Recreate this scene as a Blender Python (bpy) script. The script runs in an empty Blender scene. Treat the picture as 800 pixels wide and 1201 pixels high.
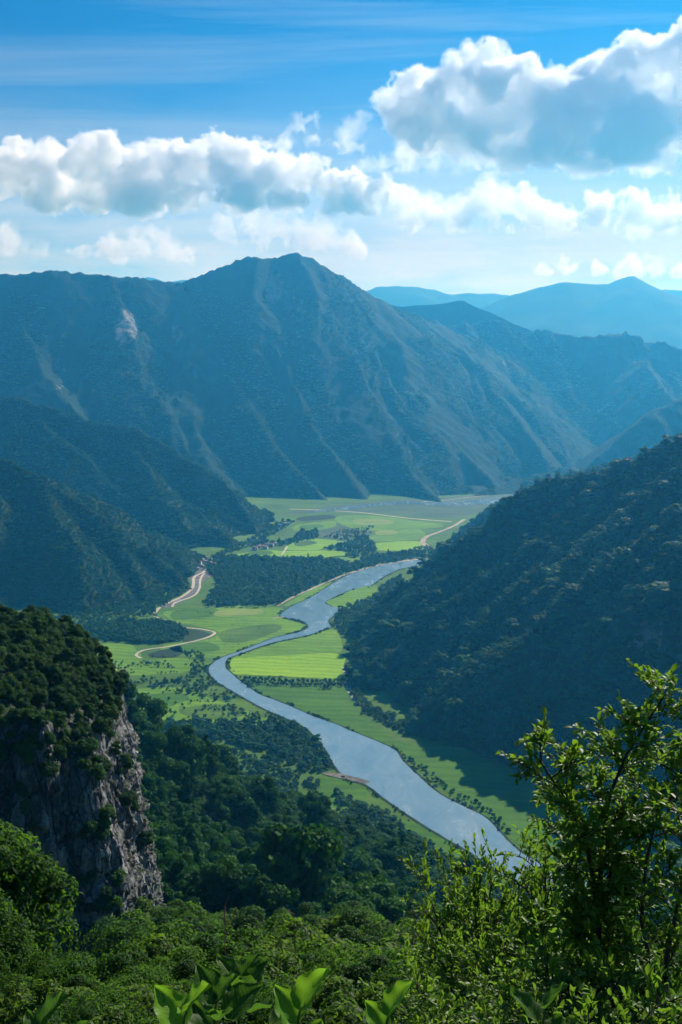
import bpy, math, random
import numpy as np
from mathutils import Vector
from mathutils.geometry import tessellate_polygon

FLAGS = dict(clouds=True, haze=True, forest=True, fore=True)

# ------------------------------------------------------------------ basics
C = bpy.data.collections.new('valley')
bpy.context.scene.collection.children.link(C)
SC = bpy.context.scene
R = math.radians
CAM_Z, PITCH, F = 500.0, R(8.0), 1287.0          # metres, camera tilt, focal length in photo pixels
cp, sp = math.cos(PITCH), math.sin(PITCH)
SUN_AZ, SUN_EL = R(31), R(36)

def at(px, py, Y):
    """the place that lies Y metres ahead of the lookout in the direction of photo pixel px, py"""
    a, b = (px - 400) / F, (600.5 - py) / F
    dy, dz = cp + b * sp, -sp + b * cp
    s = Y / dy
    return np.array((a * s, Y, CAM_Z + dz * s))

def flat(px, py, z=0.0):
    """the place on the valley floor in the direction of photo pixel px, py"""
    a, b = (px - 400) / F, (600.5 - py) / F
    dy, dz = cp + b * sp, -sp + b * cp
    s = (z - CAM_Z) / dz
    return np.array((a * s, dy * s))

def project(P):
    P = np.atleast_2d(P)
    x, y, z = P[:, 0], P[:, 1], P[:, 2] - CAM_Z
    d = y * cp - z * sp
    u = y * sp + z * cp
    d = np.where(np.abs(d) < 1e-3, 1e-3, d)
    return 400 + F * x / d, 600.5 - F * u / d, d

def tag(o, label=None, cat=None, group=None, kind=None):
    if label: o['label'] = label
    if cat: o['category'] = cat
    if group: o['group'] = group
    if kind: o['kind'] = kind
    return o

def make_mesh(name, V, faces, mats, smooth=False, fmat=None):
    """faces: an (n,k) integer array, or a list of such arrays"""
    me = bpy.data.meshes.new(name)
    V = np.asarray(V, np.float32)
    if not isinstance(faces, (list, tuple)): faces = [faces]
    faces = [np.asarray(f, np.int32) for f in faces if len(f)]
    me.vertices.add(len(V)); me.vertices.foreach_set('co', V.ravel())
    nl = sum(f.size for f in faces); npoly = sum(len(f) for f in faces)
    me.loops.add(nl); me.polygons.add(npoly)
    me.loops.foreach_set('vertex_index', np.concatenate([f.ravel() for f in faces]))
    tot = np.concatenate([np.full(len(f), f.shape[1], np.int32) for f in faces])
    st = np.concatenate([[0], np.cumsum(tot)[:-1]]).astype(np.int32)
    me.polygons.foreach_set('loop_start', st); me.polygons.foreach_set('loop_total', tot)
    if smooth: me.polygons.foreach_set('use_smooth', np.ones(npoly, bool))
    if fmat is not None: me.polygons.foreach_set('material_index', np.asarray(fmat, np.int32))
    for m in (mats if isinstance(mats, (list, tuple)) else [mats]): me.materials.append(m)
    me.update(calc_edges=True)
    return me

def link(name, me, parent=None, loc=None, rz=0.0, s=None):
    o = bpy.data.objects.new(name, me); C.objects.link(o)
    if parent: o.parent = parent
    if loc is not None: o.location = loc
    if rz: o.rotation_euler = (0, 0, rz)
    if s is not None: o.scale = s if hasattr(s, '__len__') else (s, s, s)
    return o

def empty(name, loc=(0, 0, 0), rz=0.0, s=1.0):
    o = bpy.data.objects.new(name, None); C.objects.link(o)
    o.location = loc; o.rotation_euler = (0, 0, rz); o.scale = (s, s, s)
    return o

# ------------------------------------------------------------------ noise
def _hash(ix, iy, seed):
    h = (ix.astype(np.int64) * 374761393 + iy.astype(np.int64) * 668265263 + seed * 982451653) & 0xFFFFFFFF
    h = ((h ^ (h >> 13)) * 1274126177) & 0xFFFFFFFF
    return (h ^ (h >> 16)) & 0xFFFFFFFF

def perlin(x, y, seed=0):
    xi, yi = np.floor(x), np.floor(y)
    fx, fy = x - xi, y - yi
    u, v = fx * fx * fx * (fx * (fx * 6 - 15) + 10), fy * fy * fy * (fy * (fy * 6 - 15) + 10)
    def g(dx, dy):
        a = _hash(xi + dx, yi + dy, seed) * (2 * math.pi / 4294967296.0)
        return np.cos(a) * (fx - dx) + np.sin(a) * (fy - dy)
    a, b, c, d = g(0, 0), g(1, 0), g(0, 1), g(1, 1)
    return 1.5 * ((a + (b - a) * u) * (1 - v) + (c + (d - c) * u) * v)

def fbm(x, y, octv=5, seed=0, gain=0.5, lac=2.03, ridged=False):
    s, a, t = np.zeros_like(x), 1.0, 0.0
    for i in range(octv):
        n = perlin(x, y, seed + i * 17)
        if ridged: n = 1 - 2 * np.abs(n)
        s += a * n; t += a; a *= gain
        x, y = x * lac + 13.7, y * lac - 7.1
    return s / t

# ------------------------------------------------------------------ materials
def mat(name):
    m = bpy.data.materials.new(name); m.use_nodes = True
    nt = m.node_tree; nt.nodes.clear()
    out = nt.nodes.new('ShaderNodeOutputMaterial')
    return m, nt, out

class NB:
    """small helper round a node tree"""
    def __init__(s, nt): s.nt = nt
    def n(s, t, **kw):
        x = s.nt.nodes.new(t)
        for k, v in kw.items():
            if k.startswith('i_'): x.inputs[k[2:].replace('_', ' ')].default_value = v
            else: setattr(x, k, v)
        return x
    def l(s, a, b): s.nt.links.new(a, b)
    def math(s, op, a, b=None, clamp=False):
        x = s.n('ShaderNodeMath', operation=op, use_clamp=clamp)
        for i, v in enumerate((a, b)):
            if v is None: continue
            if hasattr(v, 'is_output'): s.l(v, x.inputs[i])
            else: x.inputs[i].default_value = v
        return x.outputs[0]
    def mix(s, fac, a, b):
        x = s.n('ShaderNodeMix', data_type='RGBA')
        for i, v in ((0, fac), (6, a), (7, b)):
            if hasattr(v, 'is_output'): s.l(v, x.inputs[i])
            else: x.inputs[i].default_value = v if i == 0 else (*v[:3], 1)
        return x.outputs[2]
    def noise(s, scale, detail=4, rough=0.55, vec=None, distortion=0.0):
        x = s.n('ShaderNodeTexNoise'); x.inputs['Scale'].default_value = scale
        x.inputs['Detail'].default_value = detail; x.inputs['Roughness'].default_value = rough
        x.inputs['Distortion'].default_value = distortion
        if vec is not None: s.l(vec, x.inputs['Vector'])
        return x.outputs['Fac']
    def ramp(s, fac, *stops):
        x = s.n('ShaderNodeValToRGB'); e = x.color_ramp.elements
        while len(e) < len(stops): e.new(0.5)
        for k, (p, c) in zip(e, stops):
            k.position = p; k.color = (*c[:3], 1) if hasattr(c, '__len__') else (c, c, c, 1)
        s.l(fac, x.inputs[0]); return x.outputs[0]
    def coords(s, which='Object', scale=None):
        t = s.n('ShaderNodeTexCoord'); v = t.outputs[which]
        if scale is not None:
            m = s.n('ShaderNodeMapping'); m.inputs['Scale'].default_value = scale
            s.l(v, m.inputs['Vector']); v = m.outputs[0]
        return v

def leaf_material(name, dark, mid, light, trans, tfac=0.4, rough=0.55, nscale=0.25, gloss=0.25):
    m, nt, out = mat(name); b = NB(nt)
    geo = b.n('ShaderNodeNewGeometry'); oi = b.n('ShaderNodeObjectInfo')
    nz = b.noise(nscale, 3, 0.6, b.coords('Object'))
    v = b.math('ADD', b.math('MULTIPLY', geo.outputs['Random Per Island'], 0.45), b.math('MULTIPLY', nz, 0.45))
    v = b.math('ADD', v, b.math('MULTIPLY', b.math('SUBTRACT', oi.outputs['Random'], 0.5), 0.5))
    col = b.ramp(v, (0.12, dark), (0.45, mid), (0.85, light))
    p = b.n('ShaderNodeBsdfPrincipled'); b.l(col, p.inputs['Base Color'])
    p.inputs['Roughness'].default_value = rough; p.inputs['Specular IOR Level'].default_value = gloss
    t = b.n('ShaderNodeBsdfTranslucent')
    tc = b.mix(0.5, col, trans); b.l(tc, t.inputs['Color'])
    mx = b.n('ShaderNodeMixShader'); mx.inputs[0].default_value = tfac
    b.l(p.outputs[0], mx.inputs[1]); b.l(t.outputs[0], mx.inputs[2]); b.l(mx.outputs[0], out.inputs['Surface'])
    return m

M = {}
M['far_leaf'] = leaf_material('canopy_leaf', (0.012, 0.052, 0.018), (0.032, 0.115, 0.034), (0.066, 0.175, 0.050), (0.08, 0.26, 0.04), 0.34, nscale=0.12, gloss=0.04)
M['sunlit_leaf'] = leaf_material('sunlit_leaf', (0.016, 0.060, 0.012), (0.035, 0.105, 0.018), (0.070, 0.155, 0.028), (0.09, 0.24, 0.03), 0.3, nscale=0.12, gloss=0.04)  # yellower crown green, sunlight on the ribs put into the leaf colour
M['slope_leaf'] = leaf_material('slope_leaf', (0.009, 0.042, 0.004), (0.022, 0.085, 0.007), (0.052, 0.140, 0.011), (0.07, 0.24, 0.01), 0.25, nscale=0.2, gloss=0.04)
M['cliff_leaf'] = leaf_material('cliff_leaf', (0.010, 0.036, 0.006), (0.026, 0.082, 0.011), (0.068, 0.150, 0.017), (0.11, 0.26, 0.016), 0.32, nscale=0.3, gloss=0.08)
M['near_leaf'] = leaf_material('near_leaf', (0.012, 0.042, 0.006), (0.030, 0.090, 0.010), (0.085, 0.170, 0.016), (0.18, 0.40, 0.016), 0.48, rough=0.6, nscale=0.8, gloss=0.10)
M['bright_leaf'] = leaf_material('bright_leaf', (0.034, 0.095, 0.010), (0.075, 0.175, 0.014), (0.150, 0.270, 0.025), (0.30, 0.52, 0.03), 0.5, rough=0.45, nscale=1.5, gloss=0.28)
def broad_material(name, *cols):
    m = leaf_material(name, *cols, 0.5, rough=0.5, nscale=14, gloss=0.2)
    nt = m.node_tree; b = NB(nt); pr = next(n for n in nt.nodes if n.type == 'BSDF_PRINCIPLED'); tr = next(n for n in nt.nodes if n.type == 'BSDF_TRANSLUCENT')
    sx = b.n('ShaderNodeSeparateXYZ'); b.l(b.coords('Object'), sx.inputs[0])
    ay = b.math('ABSOLUTE', sx.outputs[1])
    rib = b.ramp(ay, (0.0, 1.0), (0.0035, 0.0))
    w = b.math('SINE', b.math('MULTIPLY', b.math('SUBTRACT', sx.outputs[0], b.math('MULTIPLY', ay, 0.8)), 260.0))
    vein = b.math('MAXIMUM', rib, b.math('MULTIPLY', b.ramp(w, (0.86, 0.0), (1.0, 1.0)), 0.55))
    spot = b.ramp(b.noise(42, 4, 0.7, b.coords('Object')), (0.62, 0.0), (0.70, 0.75))
    c0 = pr.inputs['Base Color'].links[0].from_socket; c1 = tr.inputs['Color'].links[0].from_socket
    b.l(b.mix(spot, b.mix(vein, c0, (0.22, 0.36, 0.08)), (0.12, 0.10, 0.03)), pr.inputs['Base Color'])
    b.l(b.mix(spot, b.mix(vein, c1, (0.16, 0.34, 0.03)), (0.10, 0.08, 0.02)), tr.inputs['Color'])
    bp = b.n('ShaderNodeBump'); bp.inputs['Strength'].default_value = 0.5; bp.inputs['Distance'].default_value = 0.004; bp.invert = True
    b.l(vein, bp.inputs['Height']); b.l(bp.outputs[0], pr.inputs['Normal'])
    return m
M['scrub_leaf'] = leaf_material('scrub_leaf', (0.018, 0.050, 0.010), (0.050, 0.105, 0.014), (0.120, 0.185, 0.024), (0.22, 0.40, 0.02), 0.48, rough=0.55, nscale=0.9, gloss=0.15)
M['broad_leaf'] = broad_material('broad_leaf', (0.07, 0.19, 0.012), (0.11, 0.27, 0.015), (0.17, 0.34, 0.02), (0.34, 0.62, 0.03))
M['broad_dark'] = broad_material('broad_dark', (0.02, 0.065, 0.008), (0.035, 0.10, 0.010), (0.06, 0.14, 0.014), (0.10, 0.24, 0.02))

def bark_material(name, a, c, scale):
    m, nt, out = mat(name); b = NB(nt)
    nz = b.noise(scale, 6, 0.65, b.coords('Object', (1, 1, 0.25)))
    p = b.n('ShaderNodeBsdfPrincipled'); b.l(b.ramp(nz, (0.3, a), (0.7, c)), p.inputs['Base Color'])
    p.inputs['Roughness'].default_value = 0.9
    bp = b.n('ShaderNodeBump'); bp.inputs['Strength'].default_value = 0.6; bp.inputs['Distance'].default_value = 0.02
    b.l(nz, bp.inputs['Height']); b.l(bp.outputs[0], p.inputs['Normal']); b.l(p.outputs[0], out.inputs['Surface'])
    return m
M['bark'] = bark_material('bark', (0.020, 0.015, 0.010), (0.075, 0.055, 0.038), 14)
M['dry'] = bark_material('dry_stalk', (0.10, 0.055, 0.03), (0.26, 0.16, 0.09), 9)
M['stem'] = bark_material('green_stem', (0.05, 0.09, 0.015), (0.09, 0.16, 0.03), 9)

def terrain_material(name, greens, rock=((0.09, 0.09, 0.085), (0.30, 0.30, 0.29)), big=0.004, fine=0.05, rock_bias=0.0, bump=6.0):
    m, nt, out = mat(name); b = NB(nt)
    co = b.coords('Object')
    n1 = b.noise(big, 6, 0.6, co); n2 = b.noise(fine, 5, 0.7, co)
    g = b.ramp(b.math('ADD', b.math('MULTIPLY', n1, 0.55), b.math('MULTIPLY', n2, 0.45)), (0.33, greens[0]), (0.5, greens[1]), (0.68, greens[2]))
    at_ = b.n('ShaderNodeAttribute', attribute_name='rock')
    streak = b.noise(0.035, 6, 0.7, b.coords('Object', (1, 1, 0.25)))
    rk = b.ramp(streak, (0.35, rock[0]), (0.68, rock[1]))
    f = b.math('ADD', at_.outputs['Fac'], b.math('MULTIPLY', b.math('SUBTRACT', b.math('ADD', b.math('MULTIPLY', streak, 0.6), b.math('MULTIPLY', b.noise(0.012, 8, 0.72, b.coords('Object', (1, 1, 0.3))), 0.4)), 0.5), 4.0))
    f = b.ramp(b.math('ADD', f, rock_bias), (0.55, 0.0), (0.75, 1.0))
    f = b.math('MULTIPLY', f, b.math('MULTIPLY', at_.outputs['Fac'], 2.0, True), True)
    p = b.n('ShaderNodeBsdfPrincipled'); b.l(b.mix(f, g, rk), p.inputs['Base Color'])
    p.inputs['Roughness'].default_value = 0.95; p.inputs['Specular IOR Level'].default_value = 0.1
    bp = b.n('ShaderNodeBump'); bp.inputs['Strength'].default_value = 1.0; bp.inputs['Distance'].default_value = bump
    b.l(n2, bp.inputs['Height']); b.l(bp.outputs[0], p.inputs['Normal']); b.l(p.outputs[0], out.inputs['Surface'])
    return m
M['massif'] = terrain_material('massif', ((0.003, 0.014, 0.008), (0.007, 0.027, 0.014), (0.019, 0.052, 0.025)), fine=0.045, bump=10)
M['hill'] = terrain_material('hill', ((0.012, 0.026, 0.009), (0.025, 0.050, 0.014), (0.050, 0.080, 0.022)), fine=0.08, bump=4)
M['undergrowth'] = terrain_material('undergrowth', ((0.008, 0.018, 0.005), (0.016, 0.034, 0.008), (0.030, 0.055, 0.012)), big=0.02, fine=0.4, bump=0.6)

def field_material(name, a, c, e, stripe=0.0, bare=0.0, big=0.008):
    m, nt, out = mat(name); b = NB(nt)
    co = b.coords('Object')
    n1 = b.noise(big, 6, 0.6, co); n2 = b.noise(0.12, 5, 0.7, co)
    n3 = b.noise(0.02, 4, 0.6, b.coords('Object', (0.35, 1.6, 1)))
    v = b.math('ADD', b.math('MULTIPLY', n1, 0.45), b.math('ADD', b.math('MULTIPLY', n2, 0.25), b.math('MULTIPLY', n3, 0.3)))
    if stripe:
        mp = b.n('ShaderNodeMapping'); mp.inputs['Rotation'].default_value = (0, 0, R(9)); b.l(co, mp.inputs[0])
        w = b.n('ShaderNodeTexWave', bands_direction='Y'); w.inputs['Scale'].default_value = 0.016
        w.inputs['Distortion'].default_value = 7; w.inputs['Detail'].default_value = 4; b.l(mp.outputs[0], w.inputs[0])
        v = b.math('ADD', v, b.math('MULTIPLY', b.math('SUBTRACT', w.outputs['Fac'], 0.5), stripe))
    col = b.ramp(v, (0.36, a), (0.5, c), (0.64, e))
    if bare:
        col = b.mix(b.ramp(n3, (0.62, 0.0), (0.75, bare)), col, (0.14, 0.12, 0.06))
    p = b.n('ShaderNodeBsdfPrincipled'); b.l(col, p.inputs['Base Color'])
    p.inputs['Roughness'].default_value = 0.9; p.inputs['Specular IOR Level'].default_value = 0.1
    bp = b.n('ShaderNodeBump'); bp.inputs['Strength'].default_value = 0.5; bp.inputs['Distance'].default_value = 1.5
    b.l(n2, bp.inputs['Height']); b.l(bp.outputs[0], p.inputs['Normal']); b.l(p.outputs[0], out.inputs['Surface'])
    return m
M['valley'] = field_material('valley_grass', (0.038, 0.090, 0.014), (0.068, 0.150, 0.018), (0.110, 0.220, 0.024), 0.0, 0.45)
M['bright'] = field_material('bright_crop', (0.125, 0.280, 0.010), (0.190, 0.370, 0.010), (0.250, 0.440, 0.014), 0.16, big=0.004)
M['meadow'] = field_material('meadow_grass', (0.070, 0.165, 0.012), (0.115, 0.250, 0.014), (0.170, 0.315, 0.020), 0.10, 0.3)
M['lush'] = field_material('lush_grass', (0.038, 0.115, 0.010), (0.055, 0.150, 0.012), (0.080, 0.190, 0.014), 0.1)
M['pale'] = field_material('pale_field', (0.14, 0.21, 0.04), (0.19, 0.27, 0.05), (0.24, 0.31, 0.07), 0.12)
M['flats'] = field_material('river_flats', (0.040, 0.080, 0.045), (0.065, 0.115, 0.065), (0.10, 0.15, 0.09), 0.1)
M['dark_field'] = field_material('dark_marsh', (0.015, 0.032, 0.014), (0.024, 0.046, 0.018), (0.035, 0.065, 0.02), 0.05)
M['sand'] = field_material('sand', (0.24, 0.21, 0.15), (0.36, 0.32, 0.24), (0.50, 0.46, 0.36), 0.0, big=0.05)
M['gravel'] = field_material('gravel', (0.07, 0.068, 0.06), (0.13, 0.125, 0.11), (0.26, 0.25, 0.22), 0.0, big=0.06)
M['track'] = field_material('track', (0.38, 0.34, 0.26), (0.48, 0.44, 0.35), (0.58, 0.54, 0.45), 0.0, big=0.05)

def water_material():
    m, nt, out = mat('river_water'); b = NB(nt)
    co = b.coords('Object')
    n1 = b.noise(0.35, 4, 0.6, co); n2 = b.noise(0.022, 7, 0.68, b.coords('Object', (1.6, 0.6, 1)), 0.8)
    p = b.n('ShaderNodeBsdfPrincipled')
    b.l(b.ramp(n2, (0.3, (0.130, 0.215, 0.265)), (0.7, (0.200, 0.295, 0.345))), p.inputs['Base Color'])
    b.l(b.ramp(n2, (0.35, 0.04), (0.65, 0.30)), p.inputs['Roughness'])
    p.inputs['IOR'].default_value = 1.5; p.inputs['Specular IOR Level'].default_value = 0.9
    bp = b.n('ShaderNodeBump'); bp.inputs['Strength'].default_value = 0.25; bp.inputs['Distance'].default_value = 0.35
    b.l(n1, bp.inputs['Height']); b.l(bp.outputs[0], p.inputs['Normal']); b.l(p.outputs[0], out.inputs['Surface'])
    return m
M['water'] = water_material()

def rock_material():
    m, nt, out = mat('cliff_rock'); b = NB(nt)
    co = b.coords('Object'); cs = b.coords('Object', (1, 1, 0.16))
    n1 = b.noise(0.30, 8, 0.68, cs, 0.6); n2 = b.noise(1.2, 8, 0.7, co); n3 = b.noise(0.09, 4, 0.6, cs)
    col = b.ramp(b.math('ADD', b.math('MULTIPLY', n1, 0.65), b.math('MULTIPLY', n2, 0.35)), (0.36, (0.016, 0.016, 0.016)), (0.47, (0.095, 0.098, 0.097)), (0.57, (0.24, 0.245, 0.24)), (0.70, (0.52, 0.525, 0.51)))
    col = b.mix(b.ramp(n3, (0.54, 0.0), (0.70, 0.40)), col, (0.13, 0.095, 0.065))
    geo = b.n('ShaderNodeNewGeometry'); sx = b.n('ShaderNodeSeparateXYZ'); b.l(geo.outputs['Normal'], sx.inputs[0])
    moss = b.math('ADD', sx.outputs['Z'], b.math('MULTIPLY', b.math('SUBTRACT', n2, 0.5), 1.4))
    col = b.mix(b.ramp(moss, (0.62, 0.0), (0.80, 0.95)), col, (0.020, 0.040, 0.009))
    vo = b.n('ShaderNodeTexVoronoi', feature='DISTANCE_TO_EDGE'); vo.inputs['Scale'].default_value = 0.42
    wv = b.n('ShaderNodeVectorMath', operation='ADD'); sc_ = b.n('ShaderNodeVectorMath', operation='SCALE'); sc_.inputs['Scale'].default_value = 2.2
    nzv = b.n('ShaderNodeTexNoise'); nzv.inputs['Scale'].default_value = 0.5; nzv.inputs['Detail'].default_value = 5; b.l(cs, nzv.inputs['Vector']); b.l(nzv.outputs['Color'], sc_.inputs[0])
    b.l(b.coords('Object', (1, 1, 0.30)), wv.inputs[0]); b.l(sc_.outputs[0], wv.inputs[1]); b.l(wv.outputs[0], vo.inputs['Vector'])
    crack = b.ramp(vo.outputs['Distance'], (0.0, 0.0), (0.07, 1.0))
    col = b.mix(b.math('SUBTRACT', 1.0, crack), col, (0.012, 0.012, 0.012))
    p = b.n('ShaderNodeBsdfPrincipled'); b.l(col, p.inputs['Base Color']); p.inputs['Roughness'].default_value = 0.9
    p.inputs['Specular IOR Level'].default_value = 0.2
    bp = b.n('ShaderNodeBump'); bp.inputs['Strength'].default_value = 0.9; bp.inputs['Distance'].default_value = 0.7
    b.l(b.math('ADD', b.math('ADD', n1, b.math('MULTIPLY', n2, 0.6)), b.math('MULTIPLY', crack, 0.5)), bp.inputs['Height']); b.l(bp.outputs[0], p.inputs['Normal']); b.l(p.outputs[0], out.inputs['Surface'])
    return m
M['rock'] = rock_material()

def plain(name, a, c, scale=3.0, rough=0.8):
    m, nt, out = mat(name); b = NB(nt)
    p = b.n('ShaderNodeBsdfPrincipled'); b.l(b.ramp(b.noise(scale, 4, 0.6, b.coords('Object')), (0.3, a), (0.7, c)), p.inputs['Base Color'])
    p.inputs['Roughness'].default_value = rough; b.l(p.outputs[0], out.inputs['Surface'])
    return m
M['wall_white'] = plain('white_render', (0.62, 0.61, 0.58), (0.80, 0.79, 0.76))
M['wall_cream'] = plain('cream_render', (0.50, 0.46, 0.38), (0.66, 0.62, 0.52))
M['roof_grey'] = plain('grey_tiles', (0.13, 0.14, 0.15), (0.24, 0.25, 0.27))
M['roof_red'] = plain('red_tiles', (0.20, 0.09, 0.06), (0.33, 0.15, 0.10))
M['glass'] = plain('window_glass', (0.03, 0.04, 0.05), (0.06, 0.07, 0.08), 3, 0.1)

# ------------------------------------------------------------------ terrain
def line(*p):
    """ridge crest: points given as (photo x, photo y, metres ahead)"""
    return np.array([at(*q) for q in p])

def resample(P, step):
    d = np.r_[0, np.cumsum(np.linalg.norm(np.diff(P[:, :2], axis=0), axis=1))]
    n = max(2, int(d[-1] / step) + 1); t = np.linspace(0, d[-1], n)
    return np.stack([np.interp(t, d, P[:, k]) for k in range(3)], 1)

def spur(p0, ang, z1, slope, rng, n=6, wig=0.35, conc=1.3):
    """a side ridge that leaves p0 in direction ang and runs down to height z1"""
    L = max(30.0, (p0[2] - z1) / slope); pts = [p0.copy()]; a = ang; q = p0.copy()
    for i in range(1, n + 1):
        a = ang + wig * (rng.random() - 0.5) * 2 * min(1, i / 3)
        q = q + np.array((math.cos(a), math.sin(a), 0)) * L / n
        t = i / n
        q[2] = z1 + (p0[2] - z1) * ((1 - t) ** conc * 0.6 + (1 - t) * 0.4) + (rng.random() - 0.5) * 0.03 * (p0[2] - z1)
        pts.append(q.copy())
    return np.array(pts)

def grow(crest, dirs, step, slope, seed, z1=-10.0, jitter=0.3, subs=3, kmain=0.75, kspur=0.85, ksub=0.95, conc=1.3):
    """segments (with side slope) of a crest, its spurs in the plan directions dirs, and their side spurs"""
    rng = np.random.default_rng(seed); lines = [(crest, kmain)]
    R_ = resample(crest, step)
    for p in R_:
        for d in dirs:
            if p[2] < 40: continue
            s = spur(p + np.array((rng.normal(0, step * .04), rng.normal(0, step * .04), 0)), d + rng.normal(0, jitter), z1, slope * rng.uniform(0.85, 1.2), rng, conc=conc)
            lines.append((s, kspur))
            for k in range(subs):
                i = rng.integers(1, len(s) - 2); q = s[i]
                side = 1 if k % 2 else -1
                lines.append((spur(q, d + side * rng.uniform(0.5, 1.0), z1, slope * rng.uniform(1.1, 1.5), rng, n=4, conc=conc), ksub))
    return lines

def heights(X, Y, lines, warp=0, wscale=300, seed=0):
    if warp:
        X, Y = X + warp * fbm(X / wscale, Y / wscale, 3, seed + 3), Y + warp * fbm(X / wscale, Y / wscale, 3, seed + 9)
    H = np.full(X.shape, -1e3)
    for P, k in lines:
        # crop to the reach of this ridge for speed
        top = P[:, 2].max(); reach = (top + 60) / k
        x0, x1, y0, y1 = P[:, 0].min() - reach, P[:, 0].max() + reach, P[:, 1].min() - reach, P[:, 1].max() + reach
        msk = (X > x0) & (X < x1) & (Y > y0) & (Y < y1)
        if not msk.any(): continue
        xs, ys = X[msk], Y[msk]; h = np.full(xs.shape, -1e3)
        for a, c in zip(P[:-1], P[1:]):
            dx, dy = c[0] - a[0], c[1] - a[1]; L2 = dx * dx + dy * dy + 1e-6
            t = np.clip(((xs - a[0]) * dx + (ys - a[1]) * dy) / L2, 0, 1)
            d = np.hypot(xs - a[0] - t * dx, ys - a[1] - t * dy)
            h = np.maximum(h, a[2] + t * (c[2] - a[2]) - k * d)
        H[msk] = np.maximum(H[msk], h)
    return H

def in_poly(x, y, P):
    inside = np.zeros(len(x), bool); n = len(P); j = n - 1
    for i in range(n):
        xi, yi, xj, yj = P[i][0], P[i][1], P[j][0], P[j][1]
        c = ((yi > y) != (yj > y)) & (x < (xj - xi) * (y - yi) / (yj - yi + 1e-12) + xi)
        inside ^= c; j = i
    return inside

def clip_floor(T, P, k=0.85, k0=0.0):
    """keep the hill's foot behind the edge of the valley floor: no higher than k times the distance from it"""
    x, y = T.X.ravel(), T.Y.ravel(); d = np.full(x.shape, 1e9)
    for i in range(len(P)):
        a, c = P[i], P[(i + 1) % len(P)]; dx, dy = c[0] - a[0], c[1] - a[1]; L2 = dx * dx + dy * dy + 1e-9
        t = np.clip(((x - a[0]) * dx + (y - a[1]) * dy) / L2, 0, 1)
        d = np.minimum(d, np.hypot(x - a[0] - t * dx, y - a[1] - t * dy))
    d = np.where(in_poly(x, y, P), -d, d).reshape(T.X.shape) + 10 * fbm(T.X / 45, T.Y / 45, 3, 91)
    T.H = np.minimum(T.H, k * d - 1.0 + k0 * np.clip(d, 0, None) ** 1.25)

class Terrain:
    def __init__(s, x0, x1, y0, y1, step):
        s.xs = np.arange(x0, x1 + step, step); s.ys = np.arange(y0, y1 + step, step); s.step = step
        s.X, s.Y = np.meshgrid(s.xs, s.ys)
    def z(s, x, y):
        fx = np.clip((x - s.xs[0]) / s.step, 0, len(s.xs) - 1.001); fy = np.clip((y - s.ys[0]) / s.step, 0, len(s.ys) - 1.001)
        i, j = fx.astype(int), fy.astype(int); u, v = fx - i, fy - j; H = s.H
        return (H[j, i] * (1 - u) + H[j, i + 1] * u) * (1 - v) + (H[j + 1, i] * (1 - u) + H[j + 1, i + 1] * u) * v
    def build(s, name, m, rocks=(), cut=-6.0):
        ny, nx = s.X.shape
        V = np.stack([s.X.ravel(), s.Y.ravel(), s.H.ravel()], 1)
        idx = np.arange(nx * ny).reshape(ny, nx)
        Q = np.stack([idx[:-1, :-1].ravel(), idx[:-1, 1:].ravel(), idx[1:, 1:].ravel(), idx[1:, :-1].ravel()], 1)
        Q = Q[(s.H.ravel()[Q] > cut).any(1)]
        used = np.unique(Q); re = np.full(nx * ny, -1); re[used] = np.arange(len(used))
        V, Q = V[used], re[Q]
        me = make_mesh(name, V, Q, m, smooth=True)
        rk = np.zeros(len(V))
        if len(rocks):
            px, py, _ = project(V)
            for (x, y, rx, ry, a) in rocks:
                d = ((px - x) / rx) ** 2 + ((py - y) / ry) ** 2
                rk = np.maximum(rk, a * np.clip(1.6 - d, 0, 1))
        gy, gx = np.gradient(s.H, s.step); sl = np.hypot(gx, gy).ravel()[used]
        rk = np.maximum(rk, np.clip((sl - 1.35) * 0.5, 0, 0.10))
        A = me.attributes.new('rock', 'FLOAT', 'POINT'); A.data.foreach_set('value', rk.astype(np.float32))
        o = link(name, me); tag(o, kind='structure')
        return o

def cone_noise(T, amp, scale, seed, octv=6, ridged=True):
    return amp * fbm(T.X / scale, T.Y / scale, octv, seed, 0.52, ridged=ridged)

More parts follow.
